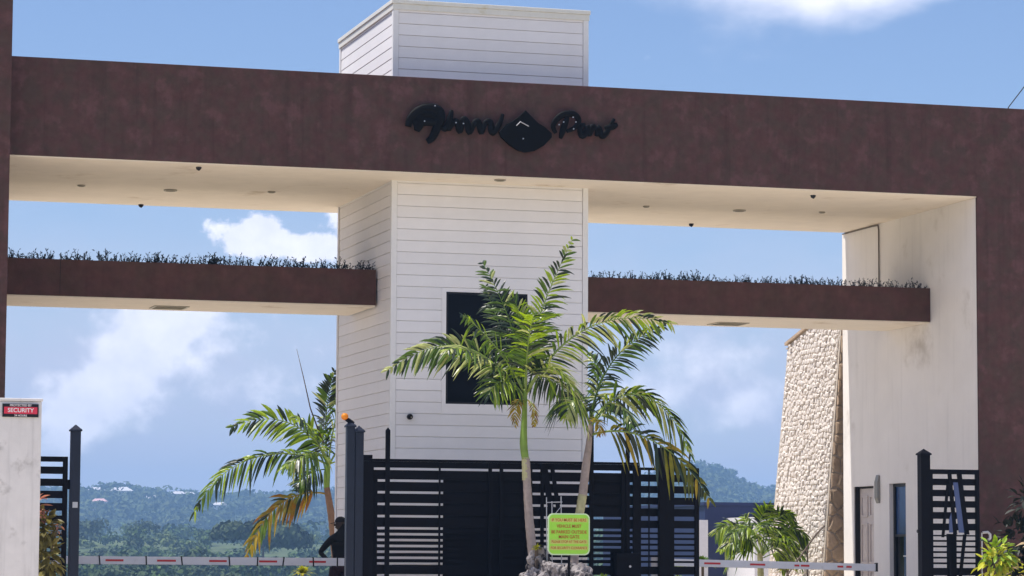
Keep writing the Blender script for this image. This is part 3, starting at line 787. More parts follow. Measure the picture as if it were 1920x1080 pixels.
# ------------------------------------------------------------------ green notice board
gs = thing('notice_sign', 'lime green notice board with red text on a thin black post before the gate', 'sign', (13.75, 43.5, 0))
def rrect(x0, x1, z0, z1, r_, n=6):
    out = []
    for (cx, cz, a0) in ((x1-r_, z0+r_, -90), (x1-r_, z1-r_, 0), (x0+r_, z1-r_, 90), (x0+r_, z0+r_, 180)):
        for k in range(n+1):
            a = R(a0+90*k/n); out.append((cx+r_*math.cos(a), cz+r_*math.sin(a)))
    return out
MB().prism_xz(rrect(13.405, 14.085, 1.155, 1.80, 0.085), 43.482, 43.50).build('board_edge', 'sign_edge', gs)
MB().prism_xz(rrect(13.425, 14.065, 1.175, 1.78, 0.07), 43.478, 43.4818).build('board', 'sign_green', gs)
for (z, h) in ((1.695, 0.062), (1.605, 0.0), (1.36, 0.07), (1.265, 0.062)):
    if h: MB().prism_xz(rrect(13.44, 14.05, z-h/2, z+h/2, 0.02), 43.476, 43.4778).build('band', 'sign_yellow', gs)
for (tx, z, s_, sq) in (('IF YOU MUST BE HERE', 0.072, 1.695, .86), ('VEHICLE MUST', 0.075, 1.60, .88), ('BE PARKED OUTSIDE', 0.078, 1.51, .86), ('MAIN GATE', 0.078, 1.435, .9), ('PLEASE STOP AT THE GATE', 0.06, 1.36, .84), ('FOR SECURITY CLEARANCE', 0.06, 1.265, .86)):
    text_obj(tx, z*0.92, 13.745, s_, 43.4745, 'sign_red_ink', gs, sq)
MB().tube([(13.76, 43.52, 0.2), (13.76, 43.52, 1.70)], 0.022, 8).build('post', 'black_metal', gs)
mk = MB(); mk.box(13.46, 14.03, 43.503, 43.52, 1.60, 1.63); mk.box(13.46, 14.03, 43.503, 43.52, 1.30, 1.33); mk.build('bracket', 'black_metal', gs)
wf_ = thing('wire_frame', 'thin grey wire frame standing behind the green notice board', 'frame', (13.75, 44.2, 0))
mk = MB()
for (x0, x1, zt) in ((13.62, 13.60, 2.06), (13.70, 13.69, 2.00), (13.86, 13.84, 2.08)):
    mk.tube([(x0, 44.2, 0.4), (x1, 44.2, zt)], 0.008, 5)
mk.tube([(13.60, 44.2, 1.98), (13.86, 44.2, 1.99)], 0.008, 5); mk.tube([(13.7, 44.2, 1.75), (13.84, 44.2, 1.92)], 0.006, 5)
mk.build('wires', 'sign_grey', wf_)

# ------------------------------------------------------------------ rocks
def rock(loc, s, label, seed):
    rd = np.random.default_rng(seed)
    import bmesh
    bm = bmesh.new(); bmesh.ops.create_icosphere(bm, subdivisions=4, radius=1.0)
    ph = rd.uniform(0, 6, (10, 3)); fr = rd.uniform(1.2, 7, (10, 3))
    for v in bm.verts:
        d = v.co.normalized(); n = 0
        for k in range(10):
            n += math.sin(d.x*fr[k][0]+ph[k][0])*math.sin(d.y*fr[k][1]+ph[k][1])*math.sin(d.z*fr[k][2]+ph[k][2])/(1+0.35*k)
        pit = sum(max(0, math.sin(d.x*17+ph[k][0]*3)*math.sin(d.y*19+ph[k][1]*3)*math.sin(d.z*15+ph[k][2]*3)-0.25) for k in range(3))
        rr = 1+0.22*n-0.30*pit
        v.co = Vector((d.x*s[0]*rr, d.y*s[1]*rr, d.z*s[2]*rr))
    me = bpy.data.meshes.new('boulder'); bm.to_mesh(me); bm.free(); me.materials.append(MATS['rock'])
    o = bpy.data.objects.new('boulder', me); COL.objects.link(o); o.location = loc
    tag(o, label, 'rock', 'pitted rocks at the foot of the palms')
rock((13.60, 43.75, 0.78), (0.27, 0.25, 0.27), 'rounded pitted grey rock left of the sign post', 1)
rock((13.98, 43.80, 0.76), (0.26, 0.26, 0.27), 'rounded pale pitted rock right of the sign post', 2)
rock((13.34, 44.05, 0.78), (0.16, 0.2, 0.17), 'small pale rock against the foot of the left palm trunk', 3)
rock((13.52, 44.35, 1.02), (0.18, 0.18, 0.24), 'dark craggy rock behind the left edge of the green notice board', 4)
rock((13.50, 44.35, 0.70), (0.28, 0.25, 0.25), 'low grey rock beneath the craggy one', 5)
rock((14.25, 44.3, 0.62), (0.25, 0.2, 0.2), 'low grey rock at the right end of the rock pile', 6)
rock((13.0, 43.7, 0.55), (0.22, 0.2, 0.18), 'low grey rock at the left end of the rock pile', 8)

# ------------------------------------------------------------------ palms
def bez(P_, t):
    a, b, c, d = P_; u = 1-t
    return a*u**3 + b*3*u*u*t + c*3*u*t*t + d*t**3
FM = {'bright': 'leaf_bright', 'green': 'leaf_green', 'dark': 'leaf_dark', 'pale': 'leaf_pale', 'mixed': 'leaf_green', 'olive': 'leaf_olive', 'yellow': 'leaf_yellow', 'rusty': 'leaf_rusty'}
def frond(root, pts, roll, ll, lw, n, mk_, droop, rd, t0=0.16):
    P_ = [Vector(p) for p in pts]
    mb = MB(); length = sum((bez(P_, (i+1)/12)-bez(P_, i/12)).length for i in range(12))
    S_prev = None
    n = int(n*1.10); lw = lw*0.98; ll = ll*1.0
    for side in (-1, 1):
        for i in range(n):
            t = t0+(1-t0)*(i+rd.uniform(-.25, .25))/(n-1); t = min(max(t, t0), 1.0)
            p = bez(P_, t); tg = (bez(P_, min(t+0.02, 1.02))-bez(P_, t-0.02)).normalized()
            sh = tg.cross(Vector((0, 0, 1)))
            if sh.length < 0.1: sh = Vector((1, 0, 0))
            sh.normalize(); sv = sh.cross(tg).normalized()
            a = R(roll)+rd.uniform(-.28, .28)
            S = sh*math.cos(a) + sv*math.sin(a); Nn = S.cross(tg).normalized()
            if Nn.z < 0: Nn = -Nn
            prof = math.sin(PI*min(1, 0.18+0.80*t))**0.55 if t < .98 else 0.5
            L = ll*prof*rd.uniform(0.72, 1.15)*(0.62 if t > 0.93 else 1)
            fw = 0.55+0.75*t
            d = (tg*fw + S*side*1.0 + Nn*rd.uniform(-0.10, 0.35)).normalized()
            if rd.random() < 0.10: d = (d + Vector((rd.uniform(-.6, .6), rd.uniform(-.6, .6), rd.uniform(-.9, .1)))).normalized()
            wv = d.cross(Nn)
            wv = (wv + Nn*rd.uniform(-.35, .35)).normalized()*lw*0.5*rd.uniform(.8, 1.15)
            nn = d.cross(wv).normalized()
            base = len(mb.v); dr_ = droop*rd.uniform(0.6, 1.5)*3.2
            st = ((0.0, 0.25), (0.22, 0.85), (0.5, 1.0), (0.78, 0.66), (1.0, 0.05))
            vs = []
            for (s_, ws) in st:
                c = p + d*(L*s_) - Vector((0, 0, 1))*(dr_*L*s_*s_)
                vs += [c - wv*ws + nn*lw*0.10*ws, c - nn*lw*0.12*ws, c + wv*ws + nn*lw*0.10*ws]
            fs = []
            for k in range(4):
                b_ = k*3; fs += [(b_, b_+1, b_+4, b_+3), (b_+1, b_+2, b_+5, b_+4)]
            mb.add(vs, fs)
    o = mb.build('frond', FM[mk_], root, world=False)
    mixn = {'bright': (('leaf_green', .32), ('leaf_dark', .22), ('leaf_pale', .06)), 'green': (('leaf_bright', .26), ('leaf_dark', .34)),  # pale and near-black leaflets mixed in as painted highlights and shade
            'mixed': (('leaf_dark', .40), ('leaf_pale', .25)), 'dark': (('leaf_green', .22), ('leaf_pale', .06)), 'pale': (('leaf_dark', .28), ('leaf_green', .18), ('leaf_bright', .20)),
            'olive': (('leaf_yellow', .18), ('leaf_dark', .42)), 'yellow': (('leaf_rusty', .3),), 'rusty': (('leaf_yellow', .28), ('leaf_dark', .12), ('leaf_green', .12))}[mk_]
    for nm, _w in mixn: o.data.materials.append(MATS[nm])
    mi = []; nl = len(o.data.polygons)//8
    for q in range(nl):
        x = rd.random(); k_ = 0
        for z_, (nm, w_) in enumerate(mixn):
            if x < w_: k_ = z_+1; break
            x -= w_
        mi += [k_]*8
    o.data.polygons.foreach_set('material_index', mi)
    rb = MB(); m_ = 14
    rb.tube([bez(P_, k/m_) for k in range(m_+1)], [max(0.004, 0.022*(1-k/m_)**0.8*(length/2.2)**0.5) for k in range(m_+1)], 6)
    rb.build('rachis', 'rachis_green' if mk_ not in ('rusty', 'dark') else ('leaf_yellow' if mk_ == 'rusty' else 'leaf_green'), o, world=False, smooth=True)
    return o
def ringed_trunk(root, pts, rads, m, rings=True, name='trunk', seg=40):
    pts = [Vector(p) for p in pts]
    c = []; rr = []
    for i in range(seg+1):
        t = i/seg*(len(pts)-1); k = min(int(t), len(pts)-2); u = t-k
        a = pts[max(k-1, 0)]; b = pts[k]; c_ = pts[k+1]; d = pts[min(k+2, len(pts)-1)]
        c.append(0.5*((2*b)+(-a+c_)*u+(2*a-5*b+4*c_-d)*u*u+(-a+3*b-3*c_+d)*u**3))
        r0 = rads[k]*(1-u)+rads[k+1]*u
        rr.append(r0*(1.0+(0.05 if (rings and i % 3 == 0) else 0)+random.uniform(-.012, .012)))
    return MB().tube(c, rr, 14).build(name, m, root, world=False, smooth=True)
ROT = -R(16.411)
def palm(label, crown, specs, seed, name='palm_tree', t0=0.16, group=None):
    root = thing(name, label, 'palm tree', crown, ROT, group)
    rd = random.Random(seed)
    for (pts, roll, ll, lw, n, mk_, dr_) in specs:
        frond(root, pts, roll, ll, lw, n, mk_, dr_, rd, t0)
    return root
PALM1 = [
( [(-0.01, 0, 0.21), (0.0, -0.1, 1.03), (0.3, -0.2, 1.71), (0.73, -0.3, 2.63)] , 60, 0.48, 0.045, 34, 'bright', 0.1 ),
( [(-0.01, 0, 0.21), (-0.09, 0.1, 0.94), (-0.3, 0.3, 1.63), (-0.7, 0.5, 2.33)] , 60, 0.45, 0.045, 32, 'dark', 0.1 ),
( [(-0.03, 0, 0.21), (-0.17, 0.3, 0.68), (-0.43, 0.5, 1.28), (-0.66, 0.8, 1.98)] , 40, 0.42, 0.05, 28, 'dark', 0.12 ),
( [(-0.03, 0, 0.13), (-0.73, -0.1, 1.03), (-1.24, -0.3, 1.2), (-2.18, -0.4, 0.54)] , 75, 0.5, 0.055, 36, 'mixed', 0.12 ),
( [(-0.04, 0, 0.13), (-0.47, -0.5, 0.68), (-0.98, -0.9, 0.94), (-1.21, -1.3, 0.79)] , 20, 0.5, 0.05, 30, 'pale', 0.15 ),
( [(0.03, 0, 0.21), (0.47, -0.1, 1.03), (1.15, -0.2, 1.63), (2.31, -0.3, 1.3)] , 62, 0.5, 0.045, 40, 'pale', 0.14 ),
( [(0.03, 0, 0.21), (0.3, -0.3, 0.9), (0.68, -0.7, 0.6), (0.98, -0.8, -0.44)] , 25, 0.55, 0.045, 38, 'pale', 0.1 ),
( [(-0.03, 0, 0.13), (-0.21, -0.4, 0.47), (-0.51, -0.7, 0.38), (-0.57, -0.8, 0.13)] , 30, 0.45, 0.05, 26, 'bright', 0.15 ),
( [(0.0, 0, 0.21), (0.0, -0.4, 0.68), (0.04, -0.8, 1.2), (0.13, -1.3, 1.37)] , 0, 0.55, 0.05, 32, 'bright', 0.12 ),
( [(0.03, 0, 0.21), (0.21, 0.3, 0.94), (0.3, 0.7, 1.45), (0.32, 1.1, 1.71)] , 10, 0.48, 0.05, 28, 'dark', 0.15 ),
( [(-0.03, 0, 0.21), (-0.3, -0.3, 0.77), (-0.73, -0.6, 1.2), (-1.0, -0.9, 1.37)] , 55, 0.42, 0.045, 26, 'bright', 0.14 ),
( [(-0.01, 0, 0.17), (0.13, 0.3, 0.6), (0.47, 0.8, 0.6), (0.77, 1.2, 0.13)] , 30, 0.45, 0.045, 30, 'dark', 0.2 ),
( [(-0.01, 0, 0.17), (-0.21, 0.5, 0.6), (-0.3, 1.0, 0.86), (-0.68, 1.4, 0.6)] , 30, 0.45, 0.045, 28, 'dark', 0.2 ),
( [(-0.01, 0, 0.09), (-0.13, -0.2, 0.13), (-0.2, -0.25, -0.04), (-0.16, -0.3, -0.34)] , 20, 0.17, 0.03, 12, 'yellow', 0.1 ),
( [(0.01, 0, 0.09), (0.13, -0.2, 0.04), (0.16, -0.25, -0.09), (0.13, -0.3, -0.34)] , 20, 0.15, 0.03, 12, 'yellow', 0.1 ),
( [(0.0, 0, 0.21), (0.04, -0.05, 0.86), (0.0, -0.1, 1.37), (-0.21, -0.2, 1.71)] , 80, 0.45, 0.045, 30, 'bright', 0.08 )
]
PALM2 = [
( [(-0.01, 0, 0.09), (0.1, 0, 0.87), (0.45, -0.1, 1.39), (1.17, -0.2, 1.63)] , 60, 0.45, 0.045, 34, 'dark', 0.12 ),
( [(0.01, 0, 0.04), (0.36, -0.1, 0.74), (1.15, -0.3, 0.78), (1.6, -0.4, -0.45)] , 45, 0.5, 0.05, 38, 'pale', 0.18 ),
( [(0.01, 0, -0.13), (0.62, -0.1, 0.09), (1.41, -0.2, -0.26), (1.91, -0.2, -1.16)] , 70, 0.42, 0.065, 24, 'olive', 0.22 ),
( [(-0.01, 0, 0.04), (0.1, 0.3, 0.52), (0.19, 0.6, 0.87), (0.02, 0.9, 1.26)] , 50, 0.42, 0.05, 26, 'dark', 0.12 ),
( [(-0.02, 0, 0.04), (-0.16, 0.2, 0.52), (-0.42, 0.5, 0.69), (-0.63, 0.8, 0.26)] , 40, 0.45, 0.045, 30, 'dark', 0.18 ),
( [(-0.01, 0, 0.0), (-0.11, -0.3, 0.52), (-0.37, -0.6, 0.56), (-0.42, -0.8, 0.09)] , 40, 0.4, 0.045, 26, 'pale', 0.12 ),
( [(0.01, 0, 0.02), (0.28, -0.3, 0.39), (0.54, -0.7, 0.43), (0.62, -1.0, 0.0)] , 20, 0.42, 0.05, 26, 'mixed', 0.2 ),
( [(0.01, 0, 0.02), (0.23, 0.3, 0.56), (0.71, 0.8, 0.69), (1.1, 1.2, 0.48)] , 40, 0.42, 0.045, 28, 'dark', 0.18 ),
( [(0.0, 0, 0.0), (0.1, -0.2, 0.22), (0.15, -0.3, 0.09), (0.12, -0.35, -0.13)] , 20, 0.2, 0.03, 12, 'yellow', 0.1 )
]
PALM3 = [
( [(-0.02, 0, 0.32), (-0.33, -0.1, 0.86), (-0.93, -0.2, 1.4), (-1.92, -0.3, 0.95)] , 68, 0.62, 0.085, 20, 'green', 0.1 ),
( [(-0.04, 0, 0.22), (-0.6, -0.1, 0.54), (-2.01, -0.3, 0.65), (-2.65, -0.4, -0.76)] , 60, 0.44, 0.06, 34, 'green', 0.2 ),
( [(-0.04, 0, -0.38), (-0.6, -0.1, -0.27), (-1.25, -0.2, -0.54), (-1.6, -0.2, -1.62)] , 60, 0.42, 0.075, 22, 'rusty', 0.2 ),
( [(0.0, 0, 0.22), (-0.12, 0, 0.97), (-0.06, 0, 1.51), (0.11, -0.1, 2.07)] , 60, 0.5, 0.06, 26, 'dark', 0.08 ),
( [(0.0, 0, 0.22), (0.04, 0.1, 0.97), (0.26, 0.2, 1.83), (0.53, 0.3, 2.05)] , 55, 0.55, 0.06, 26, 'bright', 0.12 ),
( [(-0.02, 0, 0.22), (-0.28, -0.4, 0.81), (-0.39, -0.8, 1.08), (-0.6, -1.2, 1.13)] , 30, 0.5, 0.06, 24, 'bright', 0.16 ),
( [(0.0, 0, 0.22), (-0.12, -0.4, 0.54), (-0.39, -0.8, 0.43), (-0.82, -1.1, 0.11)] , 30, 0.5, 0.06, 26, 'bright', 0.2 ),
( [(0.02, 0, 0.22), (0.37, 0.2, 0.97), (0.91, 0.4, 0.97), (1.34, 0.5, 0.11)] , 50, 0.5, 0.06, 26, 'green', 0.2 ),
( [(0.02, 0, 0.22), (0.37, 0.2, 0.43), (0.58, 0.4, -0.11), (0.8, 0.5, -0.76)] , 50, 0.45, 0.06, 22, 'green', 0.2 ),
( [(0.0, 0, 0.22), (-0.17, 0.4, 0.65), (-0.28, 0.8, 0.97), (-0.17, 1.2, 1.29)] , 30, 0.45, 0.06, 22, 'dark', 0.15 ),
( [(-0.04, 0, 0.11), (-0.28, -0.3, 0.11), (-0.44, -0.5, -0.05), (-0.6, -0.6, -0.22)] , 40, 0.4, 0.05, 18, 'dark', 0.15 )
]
SMALL = [
( [(-0.05, 0, 0.0), (-0.32, -0.1, 0.59), (-0.7, -0.2, 0.75), (-0.96, -0.3, 0.43)] , 60, 0.42, 0.04, 34, 'bright', 0.2 ),
( [(-0.05, 0, 0.0), (-0.32, -0.3, 0.43), (-0.53, -0.6, 0.59), (-0.7, -0.8, 0.37)] , 30, 0.38, 0.036, 30, 'bright', 0.2 ),
( [(-0.02, 0, 0.0), (-0.11, -0.1, 0.64), (-0.05, -0.2, 0.91), (0.16, -0.2, 0.96)] , 60, 0.42, 0.04, 34, 'bright', 0.12 ),
( [(0.0, 0, 0.0), (0.11, -0.1, 0.64), (0.32, -0.2, 0.91), (0.59, -0.3, 0.8)] , 60, 0.42, 0.04, 34, 'bright', 0.15 ),
( [(0.02, 0, 0.0), (0.27, -0.1, 0.53), (0.59, -0.2, 0.7), (0.88, -0.3, 0.32)] , 60, 0.42, 0.04, 34, 'bright', 0.2 ),
( [(0.02, 0, 0.0), (0.21, -0.3, 0.32), (0.43, -0.6, 0.43), (0.64, -0.8, 0.21)] , 30, 0.38, 0.036, 30, 'bright', 0.2 ),
( [(-0.02, 0, 0.0), (0.0, -0.4, 0.43), (0.02, -0.7, 0.64), (-0.05, -1.0, 0.59)] , 10, 0.4, 0.04, 30, 'bright', 0.2 ),
( [(-0.02, 0, -0.05), (-0.37, 0.1, 0.21), (-0.53, 0.2, 0.21), (-0.62, 0.3, -0.05)] , 30, 0.38, 0.036, 30, 'bright', 0.2 ),
( [(0.02, 0, -0.05), (0.32, 0.1, 0.11), (0.48, 0.2, 0.05), (0.56, 0.3, -0.16)] , 30, 0.38, 0.036, 30, 'bright', 0.2 ),
( [(-0.02, 0, 0.0), (-0.21, 0.2, 0.43), (-0.27, 0.4, 0.59), (-0.32, 0.5, 0.8)] , 60, 0.38, 0.036, 30, 'bright', 0.15 ),
( [(-0.02, 0, 0.0), (-0.21, -0.2, 0.32), (-0.48, -0.4, 0.43), (-0.86, -0.5, 0.11)] , 45, 0.4, 0.045, 30, 'bright', 0.2 ),
( [(0.0, 0, 0.0), (0.16, 0.2, 0.43), (0.43, 0.4, 0.59), (0.7, 0.5, 0.43)] , 45, 0.4, 0.045, 30, 'green', 0.2 ),
( [(0.0, 0, 0.0), (-0.05, -0.3, 0.43), (-0.27, -0.6, 0.59), (-0.48, -0.7, 0.53)] , 30, 0.4, 0.045, 30, 'bright', 0.2 ),
( [(0.0, 0, 0.0), (0.21, -0.4, 0.21), (0.48, -0.7, 0.32), (0.75, -0.8, -0.05)] , 45, 0.4, 0.045, 30, 'bright', 0.2 )
]
g = 'palms planted round the gate'
pa = palm('taller palm with a straight ringed trunk in front of the tower window', (13.49, 45.0, 3.55), PALM1, 11, group=g)
ringed_trunk(pa, [(0.15, 0, -3.1), (0.15, 0, -2.68), (0.06, 0, -1.75), (0.01, 0, -0.86)], [0.092, 0.076, 0.068, 0.060], 'trunk_grey', seg=60)
ringed_trunk(pa, [(0.015, 0, -1.20), (0.01, 0, -1.02), (0.0, 0, -0.84)], [0.064, 0.063, 0.061], 'trunk_ring', name='ringed_neck', seg=18)
ringed_trunk(pa, [(0.0, 0, -0.86), (-0.03, 0, -0.6), (-0.02, 0, -0.2), (-0.01, 0, 0.25)], [0.060, 0.064, 0.046, 0.034], 'crownshaft', False, 'crownshaft')
pb = palm('palm with a leaning pale trunk behind the green notice board', (14.72, 45.4, 3.24), PALM2, 12, group=g)
ringed_trunk(pb, [(-0.30, 0, -2.75), (-0.26, 0, -2.0), (-0.21, 0, -1.55)], [0.085, 0.075, 0.07], 'trunk_grey')
ringed_trunk(pb, [(-0.21, 0, -1.56), (-0.17, 0, -1.35), (-0.13, 0, -1.10)], [0.07, 0.072, 0.072], 'trunk_ring', name='ringed_neck', seg=24)
ringed_trunk(pb, [(-0.13, 0, -1.12), (-0.08, 0, -0.65), (-0.03, 0, -0.25), (0.0, 0, 0.12)], [0.071, 0.068, 0.05, 0.034], 'trunk_grey', False, 'crownshaft')
pc_ = palm('palm behind the tower with one rusty orange frond hanging over the left boom', (13.23, 58.0, 2.78), PALM3, 13, group=g)
ringed_trunk(pc_, [(0.30, 0, -2.8), (0.16, 0, -1.6), (0.08, 0, -0.9), (-0.03, 0, -0.25)], [0.10, 0.085, 0.075, 0.06], 'trunk_brown')
ringed_trunk(pc_, [(-0.03, 0, -0.27), (-0.03, 0, 0.0), (0.0, 0, 0.35)], [0.06, 0.07, 0.04], 'crownshaft', False, 'crownshaft')
MB().tube([(-0.1, 0, 0.6), (-0.38, 0, 1.35), (-0.52, 0, 1.95), (-0.67, 0, 2.55)], [0.02, 0.014, 0.010, 0.004], 6).build('spear_leaf', 'bark', pc_, world=False, smooth=True)
ps = palm('low bushy palm behind the right boom before the stone wall', (21.52, 55.2, 1.2), SMALL, 14, t0=0.25, group=g)
ringed_trunk(ps, [(-0.02, 0, -1.15), (-0.03, 0, -0.6), (-0.05, 0, 0.05)], [0.09, 0.07, 0.05], 'trunk_ring')

def spiky_tuft(loc, label, m, n, ln, seed, name='dracaena_plant', wid=0.03):
    rd = random.Random(seed)
    t = thing(name, label, 'plant', loc)
    MB().tube([(0, 0, -loc[2]), (0, 0, 0)], 0.03, 6).build('stem', 'bark', t, world=False)
    mb = MB()
    for k in range(n):
        a = rd.uniform(0, 2*PI); ti = rd.uniform(0.15, 1.35); L = ln*rd.uniform(.7, 1.15)
        d = Vector((math.cos(a)*math.sin(ti), math.sin(a)*math.sin(ti), math.cos(ti))); wv = d.cross(Vector((0, 0, 1)))
        if wv.length < .1: wv = Vector((1, 0, 0))
        wv.normalize(); vs = []
        for s_, ws in ((0, .5), (.35, 1), (.7, .7), (1, .03)):
            c = d*L*s_ - Vector((0, 0, 1))*L*0.45*s_*s_; vs += [c-wv*wid*ws, c+wv*wid*ws]
        mb.add(vs, [(0, 1, 3, 2), (2, 3, 5, 4), (4, 5, 7, 6)])
    mb.build('foliage', m, t, world=False)
    return t
spiky_tuft((11.98, 54.6, 0.80), 'bright yellow spiky plant under the left boom beside the person', 'croton_yellow', 60, 0.30, 3)
spiky_tuft((8.9, 54.6, 0.45), 'small yellow green spiky plant low under the left boom', 'croton_lime', 40, 0.28, 4)
spiky_tuft((13.44, 44.2, 1.25), 'small yellow green tuft growing on the rocks beside the notice board', 'croton_yellow', 34, 0.16, 5, wid=0.016)
spiky_tuft((14.45, 43.9, 0.75), 'small grassy tuft right of the rocks', 'croton_lime', 20, 0.24, 6, wid=0.012)
for i, (x, y, z, lb) in enumerate([(19.5, 54.6, 0.92, 'leafy green shrub left of the low palm behind the right boom'), (20.1, 54.8, 1.0, 'darker leafy shrub close to the left of the low palm'),
                                 (19.4, 54.2, 0.6, 'lime green shrub beside the slatted panel under the right boom'), (21.7, 54.3, 0.92, 'dry leafy shrub at the foot of the stone wall')]):
    spiky_tuft((x, y, z), lb, ['croton_lime', 'leaf_green', 'croton_lime', 'leaf_olive'][i], 90, 0.34, 20+i, name='shrub', wid=0.035)

# ------------------------------------------------------------------ broad leafed shrubs
def leaf_meshes(m, L, W):
    out = []
    for k in range(3):
        b = 0.12+0.1*k
        vs = []
        for s_, ws in ((0, .1), (.25, .85), (.55, 1.0), (.8, .6), (1, .04)):
            z = -b*L*s_*s_; vs += [(L*s_, -W/2*ws, z+0.18*W*ws), (L*s_, 0, z), (L*s_, W/2*ws, z+0.18*W*ws)]
        fs = []
        for q in range(4): b_ = q*3; fs += [(b_, b_+3, b_+4, b_+1), (b_+1, b_+4, b_+5, b_+2)]
        me = bpy.data.meshes.new('leaf'); me.from_pydata(vs, [], fs); me.materials.append(MATS[m]); me.update(); out.append(me)
    return out
def leafy(label, loc, blobs, seed, name='croton_shrub'):
    """blobs: (centre offset, radii, leaf material, leaf length, count)"""
    rd = random.Random(seed); t = thing(name, label, 'shrub', loc)
    st = MB()
    for (c, rr, m, L, n) in blobs:
        st.tube([(0, 0, -loc[2]), (c[0]*.5, c[1]*.5, -loc[2]*.4), c], [0.03, 0.02, 0.01], 5)
        ms = leaf_meshes(m, L, L*0.42)
        for k in range(n):
            u = Vector((rd.gauss(0, 1), rd.gauss(0, 1)-0.5, rd.gauss(0, 1))).normalized(); q = rd.uniform(.45, 1)
            p = Vector((c[0]+u.x*rr[0]*q, c[1]+u.y*rr[1]*q, c[2]+u.z*rr[2]*q))
            o = bpy.data.objects.new('leaf', rd.choice(ms)); COL.objects.link(o); o.parent = t; o.location = p
            dirv = (u + Vector((rd.uniform(-.4, .4), rd.uniform(-.4, .4), rd.uniform(-.9, .3)))).normalized()
            qn = dirv.to_track_quat('X', 'Z').to_euler(); o.rotation_euler = (qn.x+rd.uniform(-.5, .5), qn.y, qn.z)
            s_ = rd.uniform(.7, 1.2); o.scale = (s_, s_, s_)
    st.build('stems', 'bark', t, world=False)
    return t
leafy('croton shrub with olive and pink leaves between the white pillar and the left gate', (5.62, 44.6, 1.4),
      [((0.04, 0, .40), (.13, .2, .26), 'croton_pink', 0.18, 44), ((0.16, 0, .08), (.19, .25, .3), 'croton_olive', 0.21, 90),
       ((0.22, 0, -.35), (.17, .25, .35), 'croton_olive', 0.21, 90), ((0.16, 0, -.85), (.14, .25, .35), 'croton_olive', 0.17, 50), ((0.36, -.1, .12), (.05, .05, .08), 'croton_pink', 0.10, 8)], 5)
leafy('croton shrub with yellow green and cream leaves at the foot of the right brown pillar', (22.1, 45.6, 0.9),
      [((-0.05, 0, .28), (.28, .3, .30), 'croton_lime', 0.17, 95), ((-0.10, 0, .10), (.26, .3, .35), 'croton_yellow', 0.18, 80),
       ((0.45, -.1, -.05), (.35, .3, .35), 'croton_yellow', 0.22, 70), ((0.30, -.15, -.02), (.25, .2, .22), 'croton_cream', 0.24, 22), ((0.62, -.1, .42), (.2, .2, .25), 'croton_cream', 0.24, 26)], 6)
leafy('dark green bush growing against the right brown pillar above the croton', (22.65, 46.6, 1.3),
      [((0.22, 0, -0.1), (.50, .4, .70), 'bush_dark', 0.24, 200), ((0.50, 0, 0.75), (.38, .35, .5), 'bush_dark', 0.20, 95)], 7, 'dark_bush')

